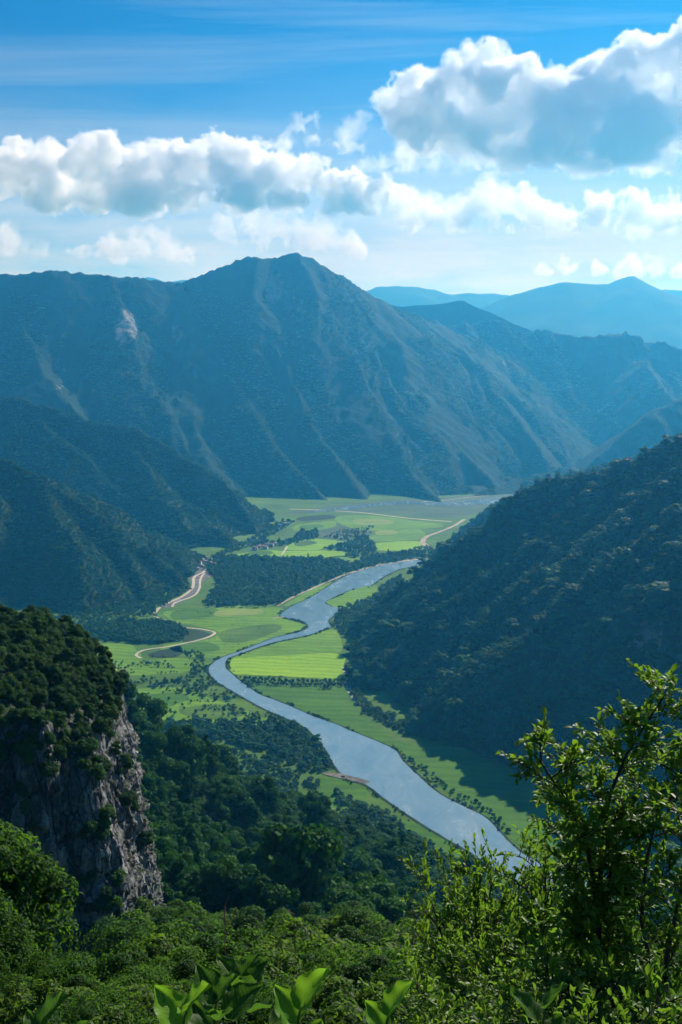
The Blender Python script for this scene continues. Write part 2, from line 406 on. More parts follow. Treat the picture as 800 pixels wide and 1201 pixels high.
FLOOR = np.array([flat(*q) for q in ((540, 590), (400, 592), (340, 600), (322, 616), (300, 630), (262, 646), (238, 660), (222, 688), (190, 706), (140, 711), (90, 721), (0, 738), (-150, 765))] + [np.array((-800, 1100)), np.array((300, 880))] +
                 [flat(*q) for q in ((850, 1070), (740, 990), (660, 928), (600, 901), (540, 875), (470, 853), (430, 831), (413, 802), (402, 782), (393, 765), (391, 738), (399, 722), (420, 709), (440, 696), (470, 670), (492, 657))] + [np.array(q) for q in ((245, 2790), (335, 3000), (470, 3250), (560, 3560))])
def ribs(T, crest, ang, scale, amp, seed, stretch=3.2, octv=6):
    """gullies and ribs that run down the fall line, branching irregularly"""
    wx = 0.35 * scale * fbm(T.X / (scale * 1.3), T.Y / (scale * 1.3), 3, seed + 70); wy = 0.35 * scale * fbm(T.X / (scale * 1.3), T.Y / (scale * 1.3), 3, seed + 80)
    X, Y = T.X + wx, T.Y + wy
    a = X * math.cos(ang) + Y * math.sin(ang); c = -X * math.sin(ang) + Y * math.cos(ang)
    f = fbm(c / scale, a / (scale * stretch), octv, seed, 0.55, ridged=True)
    x, y = T.X.ravel(), T.Y.ravel(); d = np.full(x.shape, 1e9)            # carved only away from the skyline crest
    for p, q in zip(crest[:-1], crest[1:]):
        dx, dy = q[0] - p[0], q[1] - p[1]; t = np.clip(((x - p[0]) * dx + (y - p[1]) * dy) / (dx * dx + dy * dy + 1e-6), 0, 1)
        d = np.minimum(d, np.hypot(x - p[0] - t * dx, y - p[1] - t * dy))
    return amp * (np.minimum(f, 0.5) - 0.5) * np.clip(d.reshape(T.X.shape) / (1.1 * scale), 0.04, 1)
DN = -math.pi / 2                                        # towards the lookout
# --- the high massif across the end of the valley
A = Terrain(-3300, 4600, 3400, 7400, 12)
crestA = line((-420, 350, 4700), (-200, 330, 4800), (-60, 332, 4900), (0, 325, 5000), (60, 318, 5000), (130, 325, 5050), (175, 331, 5100), (212, 333, 5150), (250, 320, 5200), (290, 304, 5250), (325, 305, 5300), (350, 298, 5300), (372, 308, 5300), (400, 326, 5350), (440, 350, 5500))
LA = grow(crestA, (DN + 0.15,), 620, 0.66, 4, z1=-40, jitter=0.25, subs=5, kmain=1.0, kspur=0.85, ksub=0.95)
LA.append((line((440, 350, 5500), (500, 378, 5800), (560, 400, 6000)), 0.7))
rngA = np.random.default_rng(6)
def explicit(*p):
    P = line(*p); LA.append((P, 0.74)); Q = resample(P, 330)
    for i, q in enumerate(Q[1:-1]):
        for sd in (-1, 1): LA.append((spur(q, DN + 0.15 + sd * rngA.uniform(.5, .95), -40, rngA.uniform(.75, .95), rngA, n=4), 0.9))
explicit((350, 298, 5300), (372, 360, 5000), (420, 430, 4650), (455, 500, 4350), (490, 560, 4050), (520, 588, 3800))
explicit((400, 326, 5350), (440, 380, 5150), (480, 450, 4850), (540, 530, 4400), (590, 575, 4100))
explicit((212, 333, 5150), (235, 400, 4800), (285, 470, 4450), (330, 540, 4100), (385, 585, 3850))
explicit((130, 325, 5050), (150, 375, 4800), (165, 430, 4500), (190, 480, 4250), (240, 540, 4000))
explicit((290, 304, 5250), (300, 370, 4950), (340, 440, 4600), (375, 520, 4200), (430, 580, 3900))
explicit((500, 378, 5800), (560, 430, 5350), (610, 500, 4850), (655, 560, 4400), (690, 580, 4200))
LA.append((line((545, 584, 3950), (585, 571, 4080), (625, 560, 4200), (680, 549, 4400)), 0.42)); LA.append((line((470, 588, 3900), (500, 580, 3980), (545, 572, 4080), (600, 560, 4300)), 0.42))
explicit((0, 325, 5000), (30, 390, 4700), (50, 440, 4400), (100, 500, 4100))
crestA2 = line((440, 372, 6300), (500, 372, 6400), (560, 376, 6400), (600, 379, 6400), (640, 389, 6300), (680, 398, 6200), (710, 394, 6200), (742, 391, 6200), (775, 403, 6150), (810, 416, 6100), (900, 430, 6000), (1100, 440, 5800))
LA += grow(crestA2, (DN - 0.1, DN - 0.6), 480, 0.55, 11, z1=-40, subs=3, kmain=0.9, kspur=0.75, ksub=0.85)
A.H = heights(A.X, A.Y, LA, 34, 420, 5)
A.H += (cone_noise(A, 12, 260, 21) + ribs(A, crestA, DN + 0.3, 400, 165, 61)) * np.clip(A.H / 130, 0, 1) + cone_noise(A, 13, 70, 33, 4) * np.clip(A.H / 80, 0, 1)
clip_floor(A, FLOOR, 0.32, 0.05)
A.build('mountain', M['massif'], rocks=((147, 385, 14, 22, 0.8), (207, 392, 7, 12, 0.8), (322, 338, 12, 20, 0.72), (340, 360, 12, 26, 0.5), (150, 420, 12, 30, 0.4), (352, 372, 8, 30, 0.45), (70, 440, 8, 24, 0.45), (590, 440, 12, 34, 0.36)))

# --- pale ranges far behind
G = Terrain(-4200, 9500, 6500, 8600, 40)
LG = [(line((380, 352, 7300), (430, 350, 7300), (470, 361, 7300), (505, 359, 7300), (540, 354, 7300), (575, 364, 7300), (612, 382, 7300), (680, 420, 7300)), 0.55)]
G.H = heights(G.X, G.Y, LG, 60, 500, 2); G.H += cone_noise(G, 22, 420, 6, 5) * np.clip(G.H / 200, 0, 1)
G.build('mountain', M['massif'])
G = Terrain(-5500, 9500, 9600, 15600, 70)
LG = [(line((500, 385, 12400), (560, 366, 12400), (592, 350, 12400), (630, 337, 12400), (658, 331, 12400), (690, 335, 12400), (712, 333, 12400), (735, 324, 12400), (765, 338, 12400), (800, 348, 12400), (860, 345, 12400), (950, 352, 12400), (1100, 340, 12400)), 0.5),
      (line((120, 345, 13600), (150, 334, 13600), (172, 325, 13600), (195, 333, 13600), (221, 329, 13600), (250, 340, 13600), (320, 352, 13800), (400, 350, 14000), (440, 338, 14300), (480, 335, 14400), (530, 345, 14400), (590, 346, 14400), (650, 352, 14400), (800, 340, 14400)), 0.5)]
G.H = heights(G.X, G.Y, LG, 120, 900, 2); G.H += cone_noise(G, 30, 600, 8, 5) * np.clip(G.H / 300, 0, 1)
G.build('mountain', M['massif'])

# --- spur on the far right, and the small dark hill behind the right-hand slope
Fh = Terrain(900, 2900, 3900, 5300, 15)
crestF = line((1000, 400, 4800), (880, 430, 4700), (800, 470, 4600), (770, 480, 4550), (740, 502, 4500), (712, 526, 4420), (688, 547, 4360), (655, 572, 4300))
LF = grow(crestF, (DN - 0.3, DN + 2.6), 190, 0.6, 3, subs=3)
Fh.H = heights(Fh.X, Fh.Y, LF, 40, 260, 7); Fh.H += (cone_noise(Fh, 10, 180, 12) + ribs(Fh, crestF, DN - .4, 200, 40, 62)) * np.clip(Fh.H / 80, 0, 1)
Fh.build('hill', M['massif'])
E = Terrain(150, 1500, 2450, 3500, 12)
LE = grow(line((900, 500, 3000), (760, 535, 3000), (680, 553, 2980), (615, 578, 2950), (585, 592, 2900), (560, 607, 2850), (535, 628, 2780), (512, 652, 2700)), (DN - 0.6, DN + 2.6), 120, 0.6, 8, subs=2)
E.H = heights(E.X, E.Y, LE, 25, 160, 17); E.H += cone_noise(E, 9, 120, 19) * np.clip(E.H / 50, 0, 1)
clip_floor(E, FLOOR, 1.0, 0.02)
E.build('hill', M['hill'])

# --- the two left-hand hills
B = Terrain(-2100, 0, 2300, 4200, 10)
crestB = line((-330, 445, 3300), (-200, 440, 3400), (-100, 452, 3450), (-40, 462, 3450), (0, 465, 3450), (60, 478, 3430), (112, 497, 3400), (140, 500, 3380), (172, 506, 3350), (230, 546, 3290), (275, 575, 3220), (310, 600, 3150), (326, 629, 3090))
LB = grow(crestB, (DN + 0.5, DN + 2.4), 290, 0.46, 14, subs=4, jitter=0.2, kmain=1.0, kspur=0.8, ksub=0.9)
B.H = heights(B.X, B.Y, LB, 34, 220, 27); B.H += (cone_noise(B, 10, 170, 29) + ribs(B, crestB, DN + .55, 250, 120, 63)) * np.clip(B.H / 60, 0, 1)
clip_floor(B, FLOOR, 0.9, 0.03)
B.build('hill', M['hill'])
Ch = Terrain(-1800, -180, 1750, 2900, 8)
crestC = line((-400, 470, 2250), (-220, 490, 2350), (-100, 515, 2450), (-40, 528, 2490), (0, 537, 2500), (60, 565, 2480), (90, 586, 2460), (120, 605, 2440), (150, 630, 2420), (182, 652, 2400), (205, 672, 2380), (226, 692, 2340))
LC = grow(crestC, (DN + 0.45, DN + 2.6), 190, 0.50, 23, subs=4, jitter=0.2, kmain=1.0, kspur=0.8, ksub=0.9)
Ch.H = heights(Ch.X, Ch.Y, LC, 28, 180, 37); Ch.H += (cone_noise(Ch, 8, 140, 39) + ribs(Ch, crestC, DN + .5, 190, 95, 64)) * np.clip(Ch.H / 50, 0, 1)
clip_floor(Ch, FLOOR, 0.9, 0.03)
Ch.build('hill', M['hill'])

# --- the big shaded slope on the right
D = Terrain(-60, 1500, 450, 2600, 8)
crestD = line((398, 742, 1960), (430, 715, 1960), (470, 690, 1950), (505, 662, 1940), (540, 640, 1910), (575, 612, 1890), (605, 583, 1870), (640, 562, 1850), (668, 560, 1830), (700, 553, 1800), (740, 542, 1760), (770, 528, 1730), (800, 515, 1700), (870, 490, 1620), (960, 455, 1500), (1080, 425, 1330), (1250, 400, 1100))  # crest beyond the right edge is unseen, raised to shade the fields
LD = grow(crestD, (DN - 0.72, DN + 2.4), 250, 0.56, 31, subs=3, jitter=0.12, kmain=1.05, kspur=0.9, ksub=0.95, conc=1.05)
D.H = heights(D.X, D.Y, LD, 22, 170, 47); D.H += (cone_noise(D, 9, 130, 49) + ribs(D, crestD, DN - .72, 210, 95, 65)) * np.clip(D.H / 50, 0, 1)
clip_floor(D, FLOOR, 1.15, 0.02)
D.build('hill', M['hill'], rocks=((752, 742, 14, 16, 0.9), (773, 740, 6, 22, 0.8), (653, 800, 7, 9, 0.8), (706, 795, 12, 6, 0.6), (640, 620, 14, 8, 0.35), (731, 758, 7, 14, 0.7)))

# --- the lookout's own hillside, falling to the river
def rbf(pts):
    P = np.array(pts); n = len(P); S = 300.0
    U = lambda r: np.where(r > 1e-9, r * r * np.log(r + 1e-12), 0)
    xy = P[:, :2] / S
    K = U(np.linalg.norm(xy[:, None] - xy[None], axis=2)) + np.eye(n) * 1e-3
    Q = np.c_[np.ones(n), xy]; Aa = np.zeros((n + 3, n + 3)); Aa[:n, :n] = K; Aa[:n, n:] = Q; Aa[n:, :n] = Q.T
    w = np.linalg.solve(Aa, np.r_[P[:, 2], 0, 0, 0])
    def f(X, Y):
        x, y = X / S, Y / S; out = w[n] + w[n + 1] * x + w[n + 2] * y
        for i in range(n): out = out + w[i] * U(np.hypot(x - xy[i, 0], y - xy[i, 1]))
        return out
    return f
H_ = Terrain(-640, 560, -80, 1260, 4)
hp = [(0, -70, 512), (-150, -60, 520), (150, -60, 505), (0, 0, 496.5), (-20, 0, 497), (20, 0, 495.5), (0, 4, 494.3), (-8, 8, 492.3), (8, 8, 491.8), (-25, 25, 484), (0, 25, 482), (25, 25, 481), (0, 60, 458), (-45, 60, 462), (45, 60, 452), (0, 110, 428), (-80, 120, 424), (70, 110, 410), (0, 200, 376), (-110, 200, 392), (-60, 190, 386), (120, 200, 340),
      tuple(at(250, 1085, 330)), tuple(at(450, 1100, 330)), tuple(at(350, 1075, 450)), tuple(at(480, 1075, 560)), tuple(at(250, 1000, 520)), tuple(at(160, 930, 520)), tuple(at(140, 850, 640)), tuple(at(200, 895, 700)), tuple(at(270, 925, 760)), tuple(at(340, 955, 800)), tuple(at(420, 985, 880)), tuple(at(480, 1010, 930)), tuple(at(520, 1045, 990)),
      tuple(at(60, 790, 640)), tuple(at(-100, 740, 640)), (-560, 700, 330), (-600, 300, 420), (-300, 200, 440), (300, 300, 250), (450, 100, 330), (480, 500, 60), (250, 600, 120), (250, 900, -12), (-60, 1080, -12), (60, 1030, -12), (-250, 1040, 5), (-480, 1100, 20), (-160, 900, 112), (0, 1200, -30), (400, 1200, -30), (-500, 1250, -20), (150, 1000, -14)]
f = rbf(hp)
H_.H = f(H_.X, H_.Y)
nz = cone_noise(H_, 7, 90, 59) * np.clip((H_.Y - 60) / 150, 0, 1) * np.clip((H_.H + 10) / 50, 0, 1)
H_.H = H_.H + nz + 0.35 * fbm(H_.X / 9, H_.Y / 9, 3, 5) * np.clip(H_.Y / 20, 0.1, 1)
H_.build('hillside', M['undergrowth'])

# ------------------------------------------------------------------ valley floor
def grid_sheet(name, x0, x1, y0, y1, z, m):
    V = [(x0, y0, z), (x1, y0, z), (x1, y1, z), (x0, y1, z)]
    return tag(link(name, make_mesh(name, V, np.array([[0, 1, 2, 3]]), m)), kind='structure')
grid_sheet('valley_floor', -15900, 15900, -3900, 16400, 0.0, M['valley'])

def smooth_poly(P, n=6, closed=True):
    P = np.asarray(P, float); N = len(P); out = []
    for i in range(N if closed else N - 1):
        g = lambda k: P[(i + k) % N] if closed else P[min(max(i + k, 0), N - 1)]
        p0, p1, p2, p3 = g(-1), g(0), g(1), g(2)
        for t in np.arange(n) / n:
            out.append(0.5 * (2 * p1 + (p2 - p0) * t + (2 * p0 - 5 * p1 + 4 * p2 - p3) * t * t + (3 * p1 - p0 - 3 * p2 + p3) * t ** 3))
    if not closed: out.append(P[-1])
    return np.array(out)

def wobble(W, amp, seed):
    n = fbm(W[:, 0] / 14, W[:, 1] / 14, 3, seed); k = fbm(W[:, 0] / 14 + 50, W[:, 1] / 14, 3, seed)
    return W + amp * np.stack([n, k], 1)

SHEET_SEED = [0]
def sheet(name, poly, z, m, amp=5.5, smooth=True, world=False, n=6):
    SHEET_SEED[0] += 1
    W = np.array(poly, float) if world else np.array([flat(*p) for p in poly])
    if smooth: W = smooth_poly(W, n)
    if amp: W = wobble(W, amp, SHEET_SEED[0])
    tri = tessellate_polygon([[Vector((*p, 0)) for p in W]])
    V = np.c_[W, np.full(len(W), z)]
    T = np.array(tri)
    a, b, c = V[T[:, 0]], V[T[:, 1]], V[T[:, 2]]
    s = (b[:, 0] - a[:, 0]) * (c[:, 1] - a[:, 1]) - (b[:, 1] - a[:, 1]) * (c[:, 0] - a[:, 0])
    T[s < 0] = T[s < 0][:, ::-1]
    return tag(link(name, make_mesh(name, V, T, m)), kind='structure')

def ribbon(name, pts, width, z, m, amp=0.8, world=False):
    SHEET_SEED[0] += 1
    W = np.array(pts, float) if world else np.array([flat(*p) for p in pts])
    W = smooth_poly(W, 8, False); W = wobble(W, amp, SHEET_SEED[0])
    t = np.gradient(W, axis=0); t /= np.linalg.norm(t, axis=1)[:, None] + 1e-9
    nrm = np.stack([-t[:, 1], t[:, 0]], 1)
    w = (np.interp(np.linspace(0, 1, len(W)), np.linspace(0, 1, len(width)), width) if hasattr(width, '__len__') else width) * (1 + 0.25 * fbm(W[:, 0] / 12, W[:, 1] / 12, 2, SHEET_SEED[0]))
    L, Rr = W + nrm * (w / 2)[:, None], W - nrm * (w / 2)[:, None]
    V = np.r_[np.c_[L, np.full(len(L), z)], np.c_[Rr, np.full(len(L), z)]]
    n = len(W); i = np.arange(n - 1)
    return tag(link(name, make_mesh(name, V, np.stack([i, i + n, i + n + 1, i + 1], 1), m)), kind='structure')

left_bank = [(500, 655), (475, 658), (440, 665), (410, 674), (388, 686), (365, 701), (347, 709), (334, 717), (329, 723), (340, 726), (352, 728), (360, 732), (361, 737), (350, 742), (320, 749), (290, 761), (262, 771), (249, 779), (245, 787), (254, 799), (275, 812), (305, 829), (329, 840), (352, 850), (368, 862), (382, 880), (394, 900), (408, 914), (430, 921), (450, 936), (480, 957), (520, 982), (550, 999), (600, 1034), (680, 1080)]
right_bank = [(760, 1050), (680, 1030), (620, 1006), (594, 985), (570, 960), (539, 944), (512, 929), (486, 906), (472, 892), (463, 880), (440, 869), (410, 857), (392, 849), (371, 842), (350, 833), (329, 824), (305, 815), (290, 805), (278, 796), (267, 786), (264, 779), (269, 772), (290, 764), (320, 754), (362, 745), (380, 738), (388, 735), (385, 728), (396, 719), (400, 713), (391, 712), (381, 707), (395, 699), (412, 692), (432, 688), (448, 678), (468, 668), (500, 661)]
RIV = np.array([flat(*p) for p in left_bank + right_bank])
riv_s = smooth_poly(RIV, 6)
# damp sandy margin, then the water on it
cen = riv_s.copy(); tt = np.gradient(cen, axis=0); tt /= np.linalg.norm(tt, axis=1)[:, None] + 1e-9
out = np.stack([tt[:, 1], -tt[:, 0]], 1)
ar = 0.5 * np.sum(riv_s[:, 0] * np.roll(riv_s[:, 1], -1) - np.roll(riv_s[:, 0], -1) * riv_s[:, 1])
if ar < 0: out = -out
sheet('riverbank', riv_s + out * 3.2, 0.50, M['dark_field'], 1.5, smooth=False, world=True)
sheet('river', riv_s, 0.62, M['water'], 1.2, smooth=False, world=True)

sheet('field', [(268, 773), (292, 765), (322, 755), (362, 746), (381, 740), (396, 742), (396, 768), (330, 770), (290, 772)], 0.30, M['meadow'])
sheet('field', [(266, 777), (272, 772), (292, 771), (330, 769), (396, 767), (404, 780), (406, 796), (345, 794), (280, 791), (269, 785)], 0.36, M['bright'])
sheet('field', [(288, 801), (330, 804), (406, 808), (425, 838), (470, 862), (560, 888), (640, 925), (720, 990), (690, 1030), (610, 992), (540, 942), (472, 885), (400, 851), (330, 822), (300, 811)], 0.24, M['lush'])
sheet('field', [(195, 717), (255, 712), (325, 712), (332, 722), (345, 729), (358, 736), (318, 749), (288, 760), (258, 771), (205, 768), (190, 758), (245, 750), (256, 742), (235, 735), (205, 729)], 0.16, M['meadow'])
sheet('field', [(335, 709), (365, 692), (410, 675), (404, 680), (385, 692), (365, 702), (346, 709)], 0.34, M['meadow'])
sheet('field', [(383, 706), (397, 700), (413, 692), (440, 687), (442, 697), (424, 712), (405, 714), (392, 712)], 0.66, M['meadow'])
sheet('field', [(278, 651), (300, 647), (318, 645), (330, 646), (390, 646), (408, 649), (400, 653), (330, 653)], 0.2, M['bright'])
sheet('field', [(334, 642), (347, 636), (362, 632), (385, 633), (404, 636), (380, 642), (372, 645), (340, 645)], 0.26, M['bright'])
sheet('field', [(348, 616), (370, 613), (392, 611), (392, 618), (370, 622), (345, 622)], 0.2, M['meadow'])
sheet('field', [(435, 628), (470, 622), (490, 620), (500, 627), (494, 632), (470, 634), (440, 634)], 0.2, M['meadow'])
sheet('field', [(438, 638), (470, 635), (495, 636), (500, 644), (470, 646), (442, 645)], 0.2, M['bright'])
sheet('field', [(395, 606), (440, 605), (480, 610), (520, 616), (500, 620), (430, 622), (400, 615)], 0.18, M['meadow'])
sheet('field', [(372, 658), (395, 652), (420, 654), (400, 664), (380, 667)], 0.2, M['meadow'])
sheet('field', [(330, 604), (380, 594), (470, 586), (560, 581), (640, 575), (620, 590), (560, 602), (520, 608), (450, 602), (390, 600)], 0.15, M['flats'])
sheet('field', [(405, 612), (440, 617), (430, 628), (400, 634), (360, 630), (350, 624), (380, 618)], 0.14, M['flats'])
sheet('field', [(115, 757), (150, 756), (162, 764), (168, 775), (150, 782), (118, 780)], 0.14, M['meadow'])
sheet('field', [(172, 776), (200, 772), (236, 776), (236, 784), (200, 790), (150, 792), (130, 789)], 0.14, M['meadow'])
sheet('field', [(150, 812), (205, 806), (245, 818), (300, 838), (330, 850), (250, 850), (190, 846), (150, 836)], 0.14, M['meadow'])
sheet('field', [(172, 768), (196, 761), (212, 758), (212, 768), (196, 772)], 0.22, M['dark_field'])
sheet('field', [(214, 738), (236, 740), (247, 744), (238, 748), (215, 753)], 0.22, M['dark_field'])
sheet('field', [(214, 884), (232, 881), (252, 885), (250, 895), (232, 898), (222, 893)], 0.3, M['pale'])
sheet('field', [(378, 912), (405, 916), (430, 926), (420, 945), (395, 948), (375, 930)], 0.2, M['lush'])
sheet('field', [(455, 960), (490, 966), (530, 992), (560, 1006), (600, 1040), (560, 1050), (520, 1022), (490, 990)], 0.2, M['lush'])
sheet('gravel_bar', [(378, 907), (394, 907), (412, 911), (433, 917), (428, 919.5), (410, 915), (388, 911)], 0.70, M['gravel'], 2.0)
sheet('gravel_bar', [(222, 672), (240, 664), (258, 667), (248, 676), (236, 684), (232, 696), (210, 708), (192, 713), (205, 704), (224, 694), (225, 682)], 0.3, M['gravel'], 3.0)
ribbon('river', [(640, 580), (585, 587), (530, 591), (480, 590), (440, 592), (400, 597), (360, 601)], (120, 110, 90, 80, 60, 45, 30), 0.55, M['water'], 6)
for m_, z_, pg in (('lush', .21, [(206, 716), (250, 713), (252, 722), (204, 727)]), ('pale', .22, [(258, 716), (300, 714), (306, 720), (256, 723)]), ('valley', .21, [(262, 740), (318, 732), (330, 738), (292, 752), (262, 753)]),
                   ('lush', .22, [(204, 757), (240, 753), (256, 758), (252, 764), (206, 765)]), ('pale', .2, [(120, 784), (150, 784), (148, 789), (122, 790)]), ('lush', .2, [(160, 818), (205, 812), (222, 820), (190, 830), (160, 828)]),
                   ('valley', .2, [(210, 832), (262, 826), (290, 838), (240, 844)]), ('lush', .21, [(305, 812), (380, 812), (400, 820), (340, 822)]), ('valley', .25, [(440, 846), (470, 856), (520, 872), (500, 878), (460, 866)]),
                   ('lush', .28, [(352, 617), (372, 615), (380, 618), (356, 621)]), ('pale', .3, [(442, 623), (462, 622), (466, 626), (444, 628)]), ('lush', .3, [(292, 648), (316, 646), (318, 650), (294, 651)]), ('valley', .3, [(345, 637), (362, 634), (372, 637), (352, 641)]),
                   ('pale', .22, [(416, 609), (452, 609), (460, 614), (420, 615)]), ('dark_field', .22, [(350, 607), (385, 604), (392, 608), (354, 611)])):
    sheet('field', pg, z_, M[m_], 4, smooth=True, n=4)
# pale tracks and sandy banks
ribbon('road', [(243, 664), (239, 671), (228, 677), (226, 689), (215, 699), (200, 706), (187, 713), (181, 720)], 6.5, 0.44, M['track'])
ribbon('path', [(181, 720), (183, 724), (192, 727), (200, 731), (215, 736), (236, 738), (250, 741), (251, 744), (240, 749), (220, 754), (195, 759), (172, 762), (162, 766), (160, 769), (165, 772)], 5.0, 0.48, M['track'])
ribbon('road', [(256, 669), (241, 672), (235, 680), (234, 690), (227, 699), (206, 707), (202, 712)], 5.0, 0.46, M['track'])
ribbon('path', [(404, 783), (407, 795), (409, 806), (415, 818), (425, 828)], (7, 9, 8), 0.48, M['track'])
ribbon('riverbank', [(490, 656), (468, 659), (440, 664), (412, 672), (390, 680), (370, 689), (345, 700), (325, 711)], (14, 9, 7, 6, 6), 0.7, M['sand'])
ribbon('riverbank', [(320, 726), (329, 724), (338, 726)], 4, 0.7, M['sand'])
ribbon('road', [(340, 597), (390, 599), (430, 602), (480, 608), (530, 612)], 10, 0.4, M['track'])
ribbon('road', [(487, 589), (520, 587), (545, 584), (580, 580)], 9, 0.4, M['sand'])
ribbon('riverbank', [(545, 609), (532, 617), (515, 624), (500, 630), (496, 637), (505, 642)], (12, 10, 14, 16), 0.4, M['sand'])
ribbon('path', [(330, 651), (334, 646), (337, 641)], 5, 0.44, M['track'])
ribbon('path', [(530, 866), (560, 876), (590, 891), (614, 907), (640, 922)], 1.4, 0.44, M['gravel'])

# ------------------------------------------------------------------ vegetation builders
def rand_unit(rng, n):
    v = rng.normal(size=(n, 3)); return v / np.linalg.norm(v, axis=1)[:, None]

def leaf_cards(P, N, size, rng, six=False, spin=True):
    """one small leaf (or leaf spray) per point: rhombus, or a six-cornered blade folded along its rib"""
    n = len(P); r = rand_unit(rng, n)
    U = np.cross(N, r); U /= np.linalg.norm(U, axis=1)[:, None] + 1e-9
    W = np.cross(N, U); s = (size * rng.uniform(0.6, 1.35, n))[:, None]
    if not six:
        V = np.stack([P - U * s * .62, P - W * s * .42, P + U * s * .62, P + W * s * .42], 1).reshape(-1, 3)
        i = np.arange(n) * 4
        return V, [np.stack([i, i + 1, i + 2, i + 3], 1)]
    droop = N * s * 0.10
    a = P; bL = P + U * s * .30 - W * s * .27 + droop; cL = P + U * s * .70 - W * s * .22 + droop
    t = P + U * s - droop; cR = P + U * s * .70 + W * s * .22 + droop; bR = P + U * s * .30 + W * s * .27 + droop
    m1 = P + U * s * .34; m2 = P + U * s * .70
    V = np.stack([a, bL, cL, t, cR, bR, m1, m2], 1).reshape(-1, 3); i = np.arange(n) * 8
    quads = np.concatenate([np.stack([i + 6, i + 1, i + 2, i + 7], 1), np.stack([i + 6, i + 7, i + 4, i + 5], 1)])
    tris = np.concatenate([np.stack([i, i + 1, i + 6], 1), np.stack([i, i + 6, i + 5], 1), np.stack([i + 7, i + 2, i + 3], 1), np.stack([i + 7, i + 3, i + 4], 1)])
    return V, [quads, tris]

def tube(path, radii, sides=6):
    P = np.asarray(path, float); n = len(P); T = np.gradient(P, axis=0); T /= np.linalg.norm(T, axis=1)[:, None] + 1e-9
    ref = np.array((1, 0, 0)) if abs(T[0][0]) < 0.8 else np.array((0, 1, 0))
    U = np.cross(T, ref); U /= np.linalg.norm(U, axis=1)[:, None] + 1e-9; W = np.cross(T, U)
    a = np.arange(sides) * 2 * math.pi / sides
    V = (P[:, None] + (U[:, None] * np.cos(a)[None, :, None] + W[:, None] * np.sin(a)[None, :, None]) * np.asarray(radii)[:, None, None]).reshape(-1, 3)
    q = []
    for i in range(n - 1):
        for k in range(sides):
            q.append((i * sides + k, i * sides + (k + 1) % sides, (i + 1) * sides + (k + 1) % sides, (i + 1) * sides + k))
    return V, np.array(q)

def merge(parts):
    Vs, Fs, off = [], {}, 0
    for V, fs in parts:
        for f_ in (fs if isinstance(fs, list) else [fs]):
            Fs.setdefault(f_.shape[1], []).append(f_ + off)
        Vs.append(V); off += len(V)
    return np.concatenate(Vs), [np.concatenate(v) for v in Fs.values()]

def ico(sub):
    import bmesh
    bm = bmesh.new(); bmesh.ops.create_icosphere(bm, subdivisions=sub, radius=1.0)
    V = np.array([v.co[:] for v in bm.verts]); Fc = np.array([[v.index for v in f_.verts] for f_ in bm.faces]); bm.free()
    return V, Fc
ICO = {k: ico(k) for k in (1, 2, 3)}

def lump(c, r, rng, sub=2, rough=0.18):
    V, Fc = ICO[sub]; k = rand_unit(rng, 7)
    d = sum(np.clip((V @ q) - 0.2, 0, 1) * rng.uniform(-1, 1) for q in k)
    return V * (1 + rough * d[:, None]) * np.asarray(r) + c, Fc

def crown(rng, Rr, Hh, base, nlobe, nleaf, leaf, shape='round', core=0.62, six=False, up=0.25):
    """crown of overlapping lobes, every lobe a shell of leaf sprays round a small dense heart"""
    lobes = []
    for i in range(nlobe):
        t = (i + 0.5) / nlobe
        if shape == 'cone':
            z = base + Hh * (0.06 + 0.9 * t); rr = Rr * (1 - t) ** 0.8 * rng.uniform(0.45, 0.75); a = i * 2.4; lr = Rr * (0.50 - 0.34 * t)
        else:
            z = base + Hh * (0.10 + 0.8 * t); rr = Rr * math.sqrt(max(0.02, 1 - (1.7 * t - 0.75) ** 2)) * rng.uniform(0.4, 0.8); a = i * 2.4 + rng.uniform(-.4, .4); lr = Rr * rng.uniform(0.30, 0.50)
        lobes.append((np.array((rr * math.cos(a), rr * math.sin(a), z)), lr))
    w = np.array([l[1] ** 2 for l in lobes]); w /= w.sum(); parts = []
    for (c, lr), wi in zip(lobes, w):
        n = max(6, int(nleaf * wi)); d = rand_unit(rng, n); d[:, 2] = np.where(d[:, 2] < -0.5, -d[:, 2], d[:, 2])
        clump = rand_unit(rng, 9); q = np.max(d @ clump.T, axis=1)          # leaf sprays bulge where twigs end
        rad = lr * (0.62 + 0.45 * q + rng.normal(0, 0.09, n))
        P = c + d * rad[:, None] * np.array((1, 1, 0.82))
        N = d + rand_unit(rng, n) * 0.75 + np.array((0, 0, up)); N /= np.linalg.norm(N, axis=1)[:, None]
        parts.append(leaf_cards(P, N, leaf, rng, six))
        if core: parts.append(lump(c, np.array((lr, lr, lr * .82)) * core, rng, 1 if nleaf < 900 else 2, 0.3))
    return merge(parts), lobes

